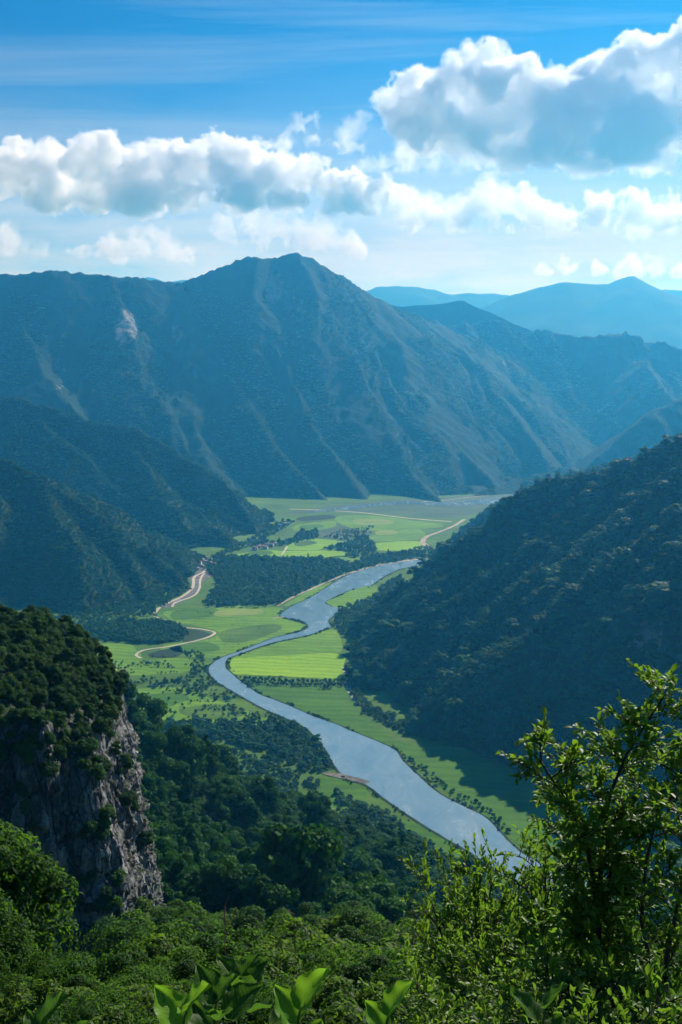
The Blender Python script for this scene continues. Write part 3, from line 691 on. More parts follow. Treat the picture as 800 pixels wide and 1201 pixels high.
def trunk_mesh(rng, lobes, r, base_z=0.0, lean=0.0):
    top = max(l[0][2] for l in lobes); parts = []
    zz = np.linspace(base_z, top, 7)
    path = np.stack([lean * (zz - base_z) + 0.05 * top * np.sin(zz * 0.9 + rng.uniform(0, 6)) * np.clip((zz - base_z) / top, 0, 1), 0.04 * top * np.sin(zz * 0.7) * np.clip((zz - base_z) / top, 0, 1), zz], 1)
    parts.append(tube(path, r * np.linspace(1, 0.25, 7), 7))
    for c, lr in lobes:
        z0 = max(base_z + 0.25 * (top - base_z), c[2] - 1.1 * np.hypot(c[0], c[1])); z0 = min(z0, top * 0.95)
        p0 = np.array([np.interp(z0, zz, path[:, k]) for k in range(3)])
        mid = (p0 + c) / 2 + np.array((0, 0, -0.06 * top)) * rng.uniform(0, 1)
        k = np.linspace(0, 1, 5)[:, None]
        bz = p0 * (1 - k) ** 2 + 2 * mid * k * (1 - k) + c * k ** 2
        parts.append(tube(bz, r * np.linspace(0.45, 0.12, 5), 5))
    return merge(parts)

def tree_proto(seed, Rr, Hh, base, nlobe, nleaf, leaf, m, shape='round', core=0.62, tr=0.25, trunk=True, six=False, up=0.25, sink=0.6):
    rng = np.random.default_rng(seed)
    (V, Fs), lobes = crown(rng, Rr, Hh, base, nlobe, nleaf, leaf, shape, core, six, up)
    cm = make_mesh('crown', V, Fs, M[m])
    tm = None
    if trunk:
        V, Fs = trunk_mesh(rng, lobes, tr, -sink); tm = make_mesh('trunk', V, Fs, M['bark'], smooth=True)
    return cm, tm

def plant_tree(name, proto, loc, rz, s, label, cat, group):
    t = tag(empty(name, loc, rz, 1.0), label, cat, group); t.scale = s if hasattr(s, '__len__') else (s, s, s)
    if proto[1]: link('trunk', proto[1], t)
    link('crown', proto[0], t)
    return t

# ---- woods too many to count: copies scattered on points (kind = stuff)
def library(name, metas):
    col = bpy.data.collections.new(name)
    for i, me in enumerate(metas):
        o = bpy.data.objects.new('canopy_tree', me); col.objects.link(o)
    return col

def wood(name, P, S, lib, seed, squash=(0.5, 0.85)):
    rng = np.random.default_rng(seed); n = len(P)
    me = bpy.data.meshes.new(name); me.vertices.add(n); me.vertices.foreach_set('co', np.asarray(P, np.float32).ravel())
    sc = np.stack([S, S, S * rng.uniform(*squash, n)], 1).astype(np.float32)
    a = me.attributes.new('sc', 'FLOAT_VECTOR', 'POINT'); a.data.foreach_set('vector', sc.ravel())
    a = me.attributes.new('rot', 'FLOAT_VECTOR', 'POINT'); a.data.foreach_set('vector', np.stack([rng.normal(0, .06, n), rng.normal(0, .06, n), rng.uniform(0, 6.28, n)], 1).astype(np.float32).ravel())
    a = me.attributes.new('which', 'INT', 'POINT'); a.data.foreach_set('value', rng.integers(0, len(lib.objects), n).astype(np.int32))
    o = link(name, me); tag(o, kind='stuff')
    ng = bpy.data.node_groups.new(name, 'GeometryNodeTree'); b = NB(ng)
    ng.interface.new_socket('Geometry', in_out='INPUT', socket_type='NodeSocketGeometry'); ng.interface.new_socket('Geometry', in_out='OUTPUT', socket_type='NodeSocketGeometry')
    gi, go = b.n('NodeGroupInput'), b.n('NodeGroupOutput')
    ci = b.n('GeometryNodeCollectionInfo'); ci.inputs['Collection'].default_value = lib; ci.inputs['Separate Children'].default_value = True; ci.inputs['Reset Children'].default_value = True
    ip = b.n('GeometryNodeInstanceOnPoints'); ip.inputs['Pick Instance'].default_value = True
    def attr(nm, t): x = b.n('GeometryNodeInputNamedAttribute', data_type=t); x.inputs['Name'].default_value = nm; return x.outputs[0]
    b.l(gi.outputs[0], ip.inputs['Points']); b.l(ci.outputs[0], ip.inputs['Instance'])
    b.l(attr('which', 'INT'), ip.inputs['Instance Index']); b.l(attr('sc', 'FLOAT_VECTOR'), ip.inputs['Scale'])
    e2r = b.n('FunctionNodeEulerToRotation'); b.l(attr('rot', 'FLOAT_VECTOR'), e2r.inputs[0]); b.l(e2r.outputs[0], ip.inputs['Rotation'])
    b.l(ip.outputs[0], go.inputs[0])
    md = o.modifiers.new('scatter', 'NODES'); md.node_group = ng
    return o


def on_slope(T, spacing, seed, zmin=1.0, margin=110, keep=None, ymax=None):
    """jittered points over a terrain, those that a viewer near the lookout could see"""
    rng = np.random.default_rng(seed)
    gx, gy = np.meshgrid(np.arange(T.xs[0], T.xs[-1], spacing), np.arange(T.ys[0], T.ys[-1], spacing))
    x = gx.ravel() + rng.uniform(-.5, .5, gx.size) * spacing; y = gy.ravel() + rng.uniform(-.5, .5, gx.size) * spacing
    z = T.z(x, y); P = np.stack([x, y, z], 1)
    px, py, d = project(P)
    ok = (z > zmin) & (d > 5) & (px > -margin) & (px < 800 + margin) & (py < 1201 + margin) & (py > -50)
    P = P[ok]
    e = T.step * 1.5
    nx = -(T.z(P[:, 0] + e, P[:, 1]) - T.z(P[:, 0] - e, P[:, 1])) / (2 * e); ny = -(T.z(P[:, 0], P[:, 1] + e) - T.z(P[:, 0], P[:, 1] - e)) / (2 * e)
    vx, vy, vz = -P[:, 0], -P[:, 1], CAM_Z - P[:, 2]
    f_ = (nx * vx + ny * vy + vz) / (np.sqrt(nx * nx + ny * ny + 1) * np.sqrt(vx ** 2 + vy ** 2 + vz ** 2))
    P = P[f_ > -0.18]
    return P[keep(P)] if keep is not None else P

def two_tone_forest(P, S, seed, ang, scale=70, cut=0.10, squash=(0.45, 0.8)):
    """dark wood with downslope patches of yellower green, standing in for sunlit ribs"""
    a = P[:, 0] * math.cos(ang) + P[:, 1] * math.sin(ang); c = -P[:, 0] * math.sin(ang) + P[:, 1] * math.cos(ang)
    g = fbm(c / scale, a / (scale * 2.2), 4, seed * 31 + 7) + np.random.default_rng(seed).normal(0, 0.10, len(P)) > cut
    gaps = fbm(P[:, 0] / 38, P[:, 1] / 38, 3, seed + 300) < -0.52
    wood('forest', P[~g & ~gaps], S[~g & ~gaps], far_lib, seed, squash); wood('forest', P[g & ~gaps], S[g & ~gaps] * 1.1, sunlit_lib, seed + 50, squash)

def off_river(P, d=0):
    return ~in_poly(P[:, 0], P[:, 1], riv_s)

if FLAGS['forest']:
    far_lib = library('canopy trees', [tree_proto(s, r, h, b_, nl, 340, 1.4, 'far_leaf', sh, 0.74, trunk=False, up=1.0)[0] for s, r, h, b_, nl, sh in ((1, 5.2, 9, 1, 7, 'round'), (2, 4.6, 10, 1, 7, 'round'), (3, 5.6, 8, 1, 8, 'round'), (4, 3.4, 12, 1, 8, 'cone'))])
    sunlit_lib = library('sunlit green trees', [tree_proto(s, r, h, b_, nl, 340, 1.3, 'sunlit_leaf', 'round', 0.74, trunk=False, up=1.0)[0] for s, r, h, b_, nl in ((5, 5.0, 9, 1, 7), (6, 5.6, 8, 1, 8), (7, 4.4, 9, 1, 7))])
    mid_lib = library('slope trees', [tree_proto(s, r, h, b_, nl, 3000, 0.56, 'slope_leaf', sh, 0.78, trunk=False)[0] for s, r, h, b_, nl, sh in ((11, 4.6, 8, 1, 9, 'round'), (12, 4.0, 9, 1, 9, 'round'), (13, 5.0, 7.5, 1, 10, 'round'), (14, 3.0, 11, 1, 10, 'cone'))])
    rs = np.random.default_rng(77)
    P = on_slope(D, 6.4, 1, 0.5); two_tone_forest(P, rs.lognormal(-0.30, 0.50, len(P)), 1, DN - .72)
    P = on_slope(Ch, 5.4, 2, 0.5); two_tone_forest(P, rs.lognormal(-0.56, 0.42, len(P)), 2, DN + .5, squash=(0.35, 0.62))
    P = on_slope(B, 6.4, 3, 0.5); two_tone_forest(P, rs.lognormal(-0.44, 0.42, len(P)), 3, DN + .55, squash=(0.35, 0.62))
    P = on_slope(A, 13.0, 14, 0.5, margin=60)
    px, py, _ = project(P); scar = np.zeros(len(P), bool)
    for (x, y, rx, ry) in ((147, 388, 15, 26), (207, 392, 8, 13), (322, 340, 14, 22), (340, 362, 13, 28), (70, 440, 9, 24)): scar |= ((px - x) / rx) ** 2 + ((py - y) / ry) ** 2 < 1
    a_ = DN + .3; scar |= fbm((-P[:, 0] * math.sin(a_) + P[:, 1] * math.cos(a_)) / 210, (P[:, 0] * math.cos(a_) + P[:, 1] * math.sin(a_)) / 620, 5, 77) > 0.02 - 0.2 * np.clip((P[:, 2] - 650) / 350, 0, 1)
    wood('forest', P[~scar], rs.lognormal(0.02, 0.32, (~scar).sum()), far_lib, 15, (0.28, 0.5))
    P = on_slope(E, 9, 4, 0.5); wood('forest', P, rs.lognormal(-0.05, 0.25, len(P)), far_lib, 4)
    # woods on the valley floor
    polys = [([(240, 668), (256, 652), (330, 655), (392, 655), (414, 662), (440, 651), (480, 648), (494, 652), (470, 658), (436, 664), (405, 673), (368, 688), (348, 698), (328, 709), (252, 712), (238, 707), (254, 690), (250, 676)], 9, 1.0),
             ([(85, 740), (120, 729), (198, 730), (214, 737), (222, 745), (214, 752), (180, 755), (112, 752), (88, 748)], 8, 1.15),
             ([(-60, 745), (40, 722), (100, 712), (178, 708), (184, 722), (110, 729), (40, 745), (-60, 775)], 9, 0.8),
             ([(212, 762), (232, 764), (240, 772), (238, 784), (248, 800), (272, 818), (306, 836), (345, 852), (320, 853), (270, 836), (236, 818), (205, 812), (170, 806), (212, 796), (228, 786)], 8.5, 0.62),
             ([(120, 858), (200, 846), (290, 846), (352, 851), (376, 872), (388, 893), (390, 905), (350, 905), (330, 890), (300, 878), (230, 866), (130, 872)], 7.5, 1.0),
             ([(130, 872), (220, 870), (300, 880), (330, 892), (340, 908), (372, 912), (376, 930), (392, 948), (330, 935), (250, 905), (205, 880)], 7, 0.75),
             ([(342, 634), (350, 624), (375, 622), (374, 631), (350, 637), (318, 642), (318, 637)], 11, 1.0),
             ([(376, 643), (404, 637), (430, 628), (440, 640), (440, 650), (412, 655), (404, 652), (412, 648)], 11, 1.0),
             ([(400, 622), (440, 617), (432, 628), (402, 634), (380, 630)], 14, 0.7),
             ([(240, 660), (262, 650), (318, 637), (312, 632), (330, 622), (345, 612), (330, 610), (300, 630), (255, 648)], 12, 0.9),
             ([(470, 648), (500, 640), (520, 645), (516, 655), (480, 652)], 11, 0.9),
             ([(395, 722), (405, 712), (440, 698), (446, 688), (470, 675), (480, 690), (440, 720), (405, 745), (393, 742)], 8, 0.8),
             ([(400, 775), (412, 790), (418, 812), (436, 828), (470, 845), (540, 866), (540, 880), (470, 860), (428, 838), (412, 815)], 6.5, 0.75),
             ([(395, 930), (420, 940), (455, 950), (478, 975), (500, 985), (560, 1040), (540, 1060), (470, 1030), (400, 980)], 7, 0.8),
             ([(112, 770), (170, 772), (214, 764), (236, 770), (244, 800), (300, 838), (250, 846), (180, 842), (120, 815)], 6, 0.32),
             ([(188, 716), (250, 712), (330, 712), (345, 730), (310, 748), (258, 768), (200, 766), (196, 752), (244, 750), (256, 742), (215, 732)], 9, 0.22),
             ([(280, 790), (404, 797), (412, 812), (330, 812), (290, 806)], 5, 0.34),
             ([(80, 700), (180, 690), (225, 690), (190, 712), (90, 722)], 9, 0.8)]
    allP, allS = [], []
    for k, (pg, sp_, s) in enumerate(polys):
        W = np.array([flat(*p) for p in pg]); rng = np.random.default_rng(200 + k)
        gx, gy = np.meshgrid(np.arange(W[:, 0].min(), W[:, 0].max(), sp_), np.arange(W[:, 1].min(), W[:, 1].max(), sp_))
        x = gx.ravel() + rng.uniform(-.5, .5, gx.size) * sp_; y = gy.ravel() + rng.uniform(-.5, .5, gx.size) * sp_
        wx = x + 9 * fbm(x / 25, y / 25, 2, k); wy = y + 9 * fbm(x / 25, y / 25 + 9, 2, k)
        ok = in_poly(wx, wy, W) & ~in_poly(x, y, riv_s)
        if k in (3, 5, 2): ok &= fbm(x / 30, y / 30, 3, 400 + k) > -0.16
        if s < 0.4: ok &= fbm(x / 42, y / 16, 4, 500 + k) > (0.16 if k < len(polys) - 3 else 0.26)
        x, y = x[ok], y[ok]
        allP.append(np.stack([x, y, np.zeros(len(x))], 1)); allS.append(s * rng.lognormal(-0.05, 0.25, len(x)))
    # ragged scrub along the water's edge
    rng = np.random.default_rng(640); q = rng.integers(0, len(riv_s), 2600); t = rng.random(2600)[:, None]
    W = riv_s[q] * (1 - t) + riv_s[(q + 1) % len(riv_s)] * t + out[q] * rng.uniform(1.0, 8.0, 2600)[:, None]
    W = W[(fbm(W[:, 0] / 35, W[:, 1] / 35, 3, 641) > 0.02) & (W[:, 1] < 3000)]
    allP.append(np.c_[W, np.full(len(W), 0.3)]); allS.append(rng.uniform(0.12, 0.38, len(W)))
    wood('woods', np.concatenate(allP), np.concatenate(allS), far_lib, 9)
    # the dark slope below the lookout: the trees that show largest stand as objects, the rest as one wood
    keep = lambda P: (P[:, 1] > 300) & off_river(P) & ~((P[:, 0] < -95) & (P[:, 1] < 330))
    P = on_slope(H_, 6.8, 5, 0.5, keep=keep, margin=60); S = rs.lognormal(0.06, 0.30, len(P))
    px, py, d = project(P)
    score = np.where((px > 120) & (px < 560) & (py > 820) & (py < 1085), S / d, 0); order = np.argsort(-score)
    near, rest = order[:240], order[240:]
    wood('forest', P[rest], S[rest], mid_lib, 6)
    for i in near:
        o = link('forest_tree', mid_lib.objects[int(rs.integers(0, 4))].data, None, P[i], rs.uniform(0, 6.28), (S[i], S[i], S[i] * rs.uniform(.85, 1.25)))
        tag(o, 'dark green tree in the unbroken canopy of the slope below the lookout', 'tree', 'trees of the dark wooded slope below the lookout')

# ---- trees one can count on the valley floor
if FLAGS['forest']:
    vt = [tree_proto(s, r, h, b_, nl, 420, 1.1, 'far_leaf', sh, 0.75, tr=0.3) for s, r, h, b_, nl, sh in ((21, 4.2, 7, 1.6, 6, 'round'), (22, 3.6, 8, 1.8, 6, 'round'), (23, 4.6, 6.5, 1.2, 7, 'round'))]
    rng = np.random.default_rng(5)
    def valley_tree(px, py, s, label, group):
        x, y = flat(px, py)
        plant_tree('valley_tree', vt[int(rng.integers(0, 3))], (x, y, 0.1), rng.uniform(0, 6.28), s * rng.uniform(.8, 1.2), label, 'tree', group)
    for t in np.linspace(0, 1, 44):
        for dy in (0, 4):
            valley_tree(283 + 122 * t + rng.normal(0, 1), 797 + 6 * t * (1 - t) + dy + rng.normal(0, .8) + 3 * t, 0.62, 'small tree in the dark hedgerow dividing the lime green field from the mid-green one', 'trees of the hedgerow between the two riverside fields')
    for t in np.linspace(0, 1, 46):
        p = np.array([np.interp(t, (0, .12, .3, .55, .8, 1), k) for k in ((471, 480, 498, 530, 565, 594), (888, 893, 908, 933, 950, 978))])
        valley_tree(p[0] + 3 + rng.normal(0, 1.6), p[1] - 1 + rng.normal(0, 1.6), 0.5, 'dark bush on the shaded far bank of the broad river bend', 'bushes along the shaded river bank')
    for t in np.linspace(0, 1, 26):
        valley_tree(118 + 84 * t + rng.normal(0, 1.5), 778 + 4 * t + rng.normal(0, 1.6), 0.55, 'small tree in the upper hedge line across the left valley meadow', 'trees of the upper meadow hedge')
    for t in np.linspace(0, 1, 34):
        valley_tree(128 + 100 * t + rng.normal(0, 1.5), 802 - 3 * t + rng.normal(0, 2), 0.6, 'small tree in the lower hedge line across the left valley meadow', 'trees of the lower meadow hedge')
    for (x, y, s) in ((244, 712, 1.0), (249, 711, 1.1), (255, 712, 1.0), (262, 711, 1.15), (268, 712, 1.0), (276, 711, 1.2), (285, 712, 1.1), (294, 711, 1.2), (303, 712, 1.2), (312, 711, 1.1)):
        valley_tree(x, y, s, 'tall dark tree at the edge of the wood above the left meadow', 'trees along the edge of the wood')
    for (x, y) in ((198, 821), (182, 830), (206, 826), (214, 828), (224, 824), (240, 830), (216, 832), (230, 836), (252, 834), (172, 826), (190, 840), (262, 840), (205, 838), (240, 842)):
        valley_tree(x, y, 0.55, 'lone small tree standing in the open left meadow', 'lone trees in the left meadow')
    for (x, y, s) in ((176, 722, 1.0), (170, 722, 1.1), (163, 724, 1.0), (182, 724, .8)):
        valley_tree(x, y, s, 'round dark tree beside the foot of the pale winding road', 'trees where the pale road meets the meadow')

# ------------------------------------------------------------------ houses
def house_proto(w, d, h, rh, wall, roof):
    e = 0.5
    wallm = make_mesh('wall', [(-w/2, -d/2, -.3), (w/2, -d/2, -.3), (w/2, d/2, -.3), (-w/2, d/2, -.3), (-w/2, -d/2, h), (w/2, -d/2, h), (w/2, d/2, h), (-w/2, d/2, h), (-w/2, 0, h + rh), (w/2, 0, h + rh)],
                      [np.array([[0, 1, 5, 4], [2, 3, 7, 6]]), np.array([[1, 2, 6, 9, 5], [3, 0, 4, 8, 7]])], M[wall])
    x, y, t = w / 2 + e, d / 2 + e, 0.25
    k = rh / (d / 2); zb = h - e * k + 0.05
    Vr = [(-x, -y, zb), (x, -y, zb), (x, 0, h + rh + .05), (-x, 0, h + rh + .05), (-x, y, zb), (x, y, zb), (-x, -y, zb + t), (x, -y, zb + t), (x, 0, h + rh + t + .05), (-x, 0, h + rh + t + .05), (-x, y, zb + t), (x, y, zb + t)]
    roofm = make_mesh('roof', Vr, np.array([[6, 7, 8, 9], [9, 8, 11, 10], [0, 3, 2, 1], [3, 4, 5, 2], [0, 1, 7, 6], [5, 4, 10, 11], [1, 2, 8, 7], [2, 5, 11, 8], [3, 0, 6, 9], [4, 3, 9, 10]]), M[roof])
    win = make_mesh('window', [(-.7, -.04, -.7), (.7, -.04, -.7), (.7, -.04, .7), (-.7, -.04, .7), (-.7, .02, -.7), (.7, .02, -.7), (.7, .02, .7), (-.7, .02, .7)], np.array([[0, 1, 2, 3], [0, 4, 5, 1], [1, 5, 6, 2], [2, 6, 7, 3], [3, 7, 4, 0]]), M['glass'])
    return wallm, roofm, win, w, d, h
hps = [house_proto(12, 8, 5.5, 2.6, 'wall_white', 'roof_grey'), house_proto(10, 8, 3.2, 2.4, 'wall_cream', 'roof_grey'), house_proto(14, 9, 6, 2.6, 'wall_white', 'roof_red')]
def house(px, py, k, rz, label, group):
    x, y = flat(px, py); w_, r_, g_, w, d, h = hps[k]
    t = tag(empty('house', (x, y, 0.3), rz), label, 'house', group)
    link('wall', w_, t); link('roof', r_, t)
    for fx in (-w * .3, 0, w * .3):
        for fz in ((1.6, 4.2) if h > 5 else (1.7,)): link('window', g_, t, (fx, -d / 2 - .02, fz))
rng = np.random.default_rng(3)
for (x, y) in ((233, 662), (237, 659), (242, 657), (247, 658), (252, 656), (236, 665), (246, 662), (240, 661), (258, 655), (231, 668), (250, 664)):
    house(x, y, int(rng.integers(0, 3)), rng.uniform(-.5, .5), 'small pale house in the hamlet at the head of the winding road', 'houses of the hamlet')
for (x, y) in ((303, 643), (308, 642), (313, 641), (318, 641), (311, 644), (322, 640), (299, 645)):
    house(x, y, int(rng.integers(0, 3)), rng.uniform(-.5, .5), 'small white farmhouse beside the bright fields in mid valley', 'farmhouses beside the bright fields')
for (x, y) in ((328, 618), (333, 616), (338, 615), (326, 622), (345, 612)):
    house(x, y, int(rng.integers(0, 3)), rng.uniform(-.5, .5), 'tiny pale house under the mountain foot far up the valley', 'houses under the mountain foot')

# ------------------------------------------------------------------ the limestone cliff
def cliff_surface(cx, cy, rx, ry, zb, ztop, taper, seed, amp, nphi, nz, ncap, rise, p=2.6, fl=5.0):
    ph = np.linspace(0, 2 * math.pi, nphi, endpoint=False)
    c, s_ = np.cos(ph), np.sin(ph)
    r0 = (np.abs(c / rx) ** p + np.abs(s_ / ry) ** p) ** (-1 / p)
    arc = np.cumsum(np.r_[0, np.hypot(np.diff(r0 * c), np.diff(r0 * s_))])
    zt = ztop(cx + r0 * c)
    rows = []
    for i in range(nz):
        t = i / (nz - 1); z = zb + (zt - zb) * t
        r = r0 + (zt - z) * taper
        a = arc * (1 + 0 * z)
        w = a + 1.5 * fbm(a / 8, z / 14, 3, seed + 40)
        d = amp * (1.0 * fbm(w / fl, z / 46, 4, seed, 0.5, ridged=True) - 0.2)          # tall flutes
        d += amp * 0.42 * fbm(w / 2.2, z / 11, 4, seed + 5, 0.55, ridged=True)
        st = fbm(w / 14, z / 5.5, 3, seed + 9); d += amp * 0.5 * np.clip(st * 3, -1, 1)      # broken ledges
        d += 0.5 * fbm(w / 1.1, z / 2.4, 4, seed + 15, 0.6, ridged=True)
        d = 0.45 * d + 0.55 * np.round(d / 0.9) * 0.9              # joints: the rock breaks in slabs
        d *= np.clip((1 - t) * 6, 0.35, 1)
        # close the seam behind
        fade = np.clip(np.minimum(np.arange(nphi), nphi - 1 - np.arange(nphi)) / 12, 0, 1); d *= fade
        rows.append(np.stack([cx + (r + d) * c, cy + (r + d) * s_, z], 1))
    top = rows[-1]
    for i in range(1, ncap + 1):
        k = 1 - i / (ncap + 0.5); q = np.stack([cx + (top[:, 0] - cx) * k, cy + (top[:, 1] - cy) * k, top[:, 2]], 1)
        q[:, 2] = q[:, 2] * k + (ztop(q[:, 0])) * (1 - k) + rise * (1 - k * k) + 0.8 * fbm(q[:, 0] / 5, q[:, 1] / 5, 3, seed + 3)
        rows.append(q)
    V = np.concatenate(rows); n = len(rows)
    idx = np.arange(n * nphi).reshape(n, nphi); nx = np.roll(idx, -1, 1)
    Q = np.stack([idx[:-1].ravel(), nx[:-1].ravel(), nx[1:].ravel(), idx[1:].ravel()], 1)
    V = np.concatenate([V, rows[-1].mean(0)[None]])
    T = np.stack([idx[-1], nx[-1], np.full(nphi, len(V) - 1)], 1)
    return V, [Q, T], n, nphi

if FLAGS['fore']:
    # seam direction (angle 0) must face away from the lookout: turn the plan by working in rotated angle
    zt_main = lambda x: 420.5 + 13.5 * np.clip((-51 - x) / 22, 0, 1) ** 0.8
    cl = tag(empty('cliff', (0, 0, 0)), 'tall grey limestone cliff with fluted faces and shrubs on its ledges', 'cliff')
    def turned(V, cx, cy):           # quarter turn so that the seam lies at the back
        return np.stack([cx - (V[:, 1] - cy), cy + (V[:, 0] - cx), V[:, 2]], 1)
    def add_rock(name, cx, cy, rx, ry, zb, ztop, taper, seed, amp, nphi, nz, ncap, rise, **k):
        zt2 = (lambda x: ztop(x))
        # heights are asked for at turned positions
        V, Fs, n, nph = cliff_surface(cx, cy, ry, rx, zb, lambda xx: np.full_like(xx, 0.0) + ztop(np.full_like(xx, cx)), taper, seed, amp, nphi, nz, ncap, rise, **k)
        V = turned(V, cx, cy)
        f_ = np.clip((V[:, 2] - zb) / (ztop(np.array([cx]))[0] - zb), 0, 2)
        V[:, 2] += f_ * (ztop(V[:, 0]) - ztop(np.array([cx]))[0])
        me = make_mesh(name, V, Fs, M['rock']); link(name, me, cl); ROCK.append(V)
        return V
    ROCK = []
    VR = add_rock('rock_face', -84, 236, 33.0, 34, 366, zt_main, 0.10, 3, 2.6, 760, 250, 26, 2.0)
    add_rock('buttress', -52.0, 211, 3.4, 4.5, 366, lambda x: 420 + 0 * x, 0.17, 13, 1.6, 200, 190, 8, 2.5, fl=3.0)
    add_rock('buttress', -60.0, 207, 2.6, 4.0, 366, lambda x: 428 + 0 * x, 0.13, 23, 1.5, 180, 200, 6, 3.0, fl=2.6)
    add_rock('buttress', -69.0, 206, 3.0, 4.0, 366, lambda x: 422 + 0 * x, 0.12, 33, 1.5, 180, 190, 6, 3.0, fl=2.6)

    ct = [tree_proto(s, r, h, b_, nl, 3600, 0.26, 'cliff_leaf', 'round', 0.55, tr=0.16, sink=1.2) for s, r, h, b_, nl in ((31, 2.1, 3.4, 0.9, 11), (32, 2.5, 3.0, 0.7, 12), (33, 1.7, 4.0, 1.2, 10))]
    cb = [tree_proto(s, r, h, 0.0, nl, 2000, 0.22, 'cliff_leaf', 'round', 0.5, tr=0.08, sink=0.8) for s, r, h, nl in ((36, 1.2, 1.5, 8), (37, 1.5, 1.3, 9), (38, 0.9, 2.0, 7))]
    rng = np.random.default_rng(41)
    px, py, dd = project(VR)
    # wood on the cliff top
    cap = VR[760 * 249:]
    cpx, cpy, cd = project(cap)
    okc = np.where((cpx > -40) & (cpx < 170))[0]
    pts = []
    for i in rng.permutation(okc):
        p = cap[i]
        if all((p[0] - q[0]) ** 2 + (p[1] - q[1]) ** 2 > 1.6 ** 2 for q in pts): pts.append(p)
        if len(pts) > 240: break
    for p in pts:
        plant_tree('cliff_tree', ct[int(rng.integers(0, 3))], p + np.array((0, 0, -0.3)), rng.uniform(0, 6.28), rng.uniform(0.6, 1.05), 'dense green tree crowding the top of the grey cliff', 'tree', 'trees on top of the cliff')
    # shrubs rooted in the ledges: the face points in front at the given places
    face = np.concatenate([VR[:760 * 250]] + ROCK[1:]); fpx, fpy, fd = project(face)
    def on_face(x, y):
        k = np.clip((fpx - x) ** 2 + (fpy - y) ** 2 - 9, 0, None) * 3 + fd
        return face[int(np.argmin(k))]
    spots = [(8, 890), (20, 880), (32, 888), (45, 880), (58, 892), (70, 885), (80, 878), (92, 868), (100, 858), (86, 850), (74, 862), (60, 868), (40, 862), (16, 862), (110, 842), (118, 830), (126, 835), (102, 832), (90, 826), (117, 890), (113, 902), (120, 912), (124, 898), (146, 894), (140, 900), (151, 899), (103, 880), (95, 895), (48, 900), (60, 905), (112, 968), (104, 975), (118, 980), (124, 968), (96, 985), (128, 955), (133, 1035), (122, 1048), (115, 1062), (126, 1060), (105, 1025), (98, 1035), (72, 1026), (64, 1032), (80, 1030), (150, 936), (156, 948), (166, 982), (170, 990), (160, 1078), (166, 1084), (134, 860), (138, 880), (30, 950), (36, 965), (20, 930), (136, 1090), (146, 1100), (112, 1088), (100, 1100), (84, 1090), (88, 1060)] + [(x, 868 + 9 * math.cos(x * 1.7)) for x in range(4, 112, 11)] + [(x, 845 + 8 * math.cos(x)) for x in range(6, 125, 9)]
    for (x, y) in spots:
        p = on_face(x + rng.normal(0, 2), y + rng.normal(0, 2)); s = rng.uniform(0.8, 1.7)
        plant_tree('cliff_shrub', cb[int(rng.integers(0, 3))], p + np.array((0.1, 0.25, -0.5)), rng.uniform(0, 6.28), s, 'yellowish green shrub clinging to a ledge of the grey cliff face', 'shrub', 'shrubs on the cliff face')

# ------------------------------------------------------------------ the lookout's own vegetation
def blades(P, U, N, size, rng, wide=0.5):
    n = len(P); U = U / np.linalg.norm(U, axis=1)[:, None]
    W = np.cross(N, U); W /= np.linalg.norm(W, axis=1)[:, None] + 1e-9; N = np.cross(U, W)
    s = (size * rng.uniform(0.6, 1.3, n))[:, None]; h = wide / 2
    dr = N * s * 0.10
    V = np.stack([P, P + U * s * .28 - W * s * h * .9 + dr, P + U * s * .66 - W * s * h * .85 + dr, P + U * s - dr * 1.5, P + U * s * .66 + W * s * h * .85 + dr, P + U * s * .28 + W * s * h * .9 + dr, P + U * s * .32, P + U * s * .68 - dr * .3], 1).reshape(-1, 3)
    i = np.arange(n) * 8
    quads = np.concatenate([np.stack([i + 6, i + 1, i + 2, i + 7], 1), np.stack([i + 6, i + 7, i + 4, i + 5], 1)])
    tris = np.concatenate([np.stack([i, i + 1, i + 6], 1), np.stack([i, i + 6, i + 5], 1), np.stack([i + 7, i + 2, i + 3], 1), np.stack([i + 7, i + 3, i + 4], 1)])
    return V, [quads, tris]

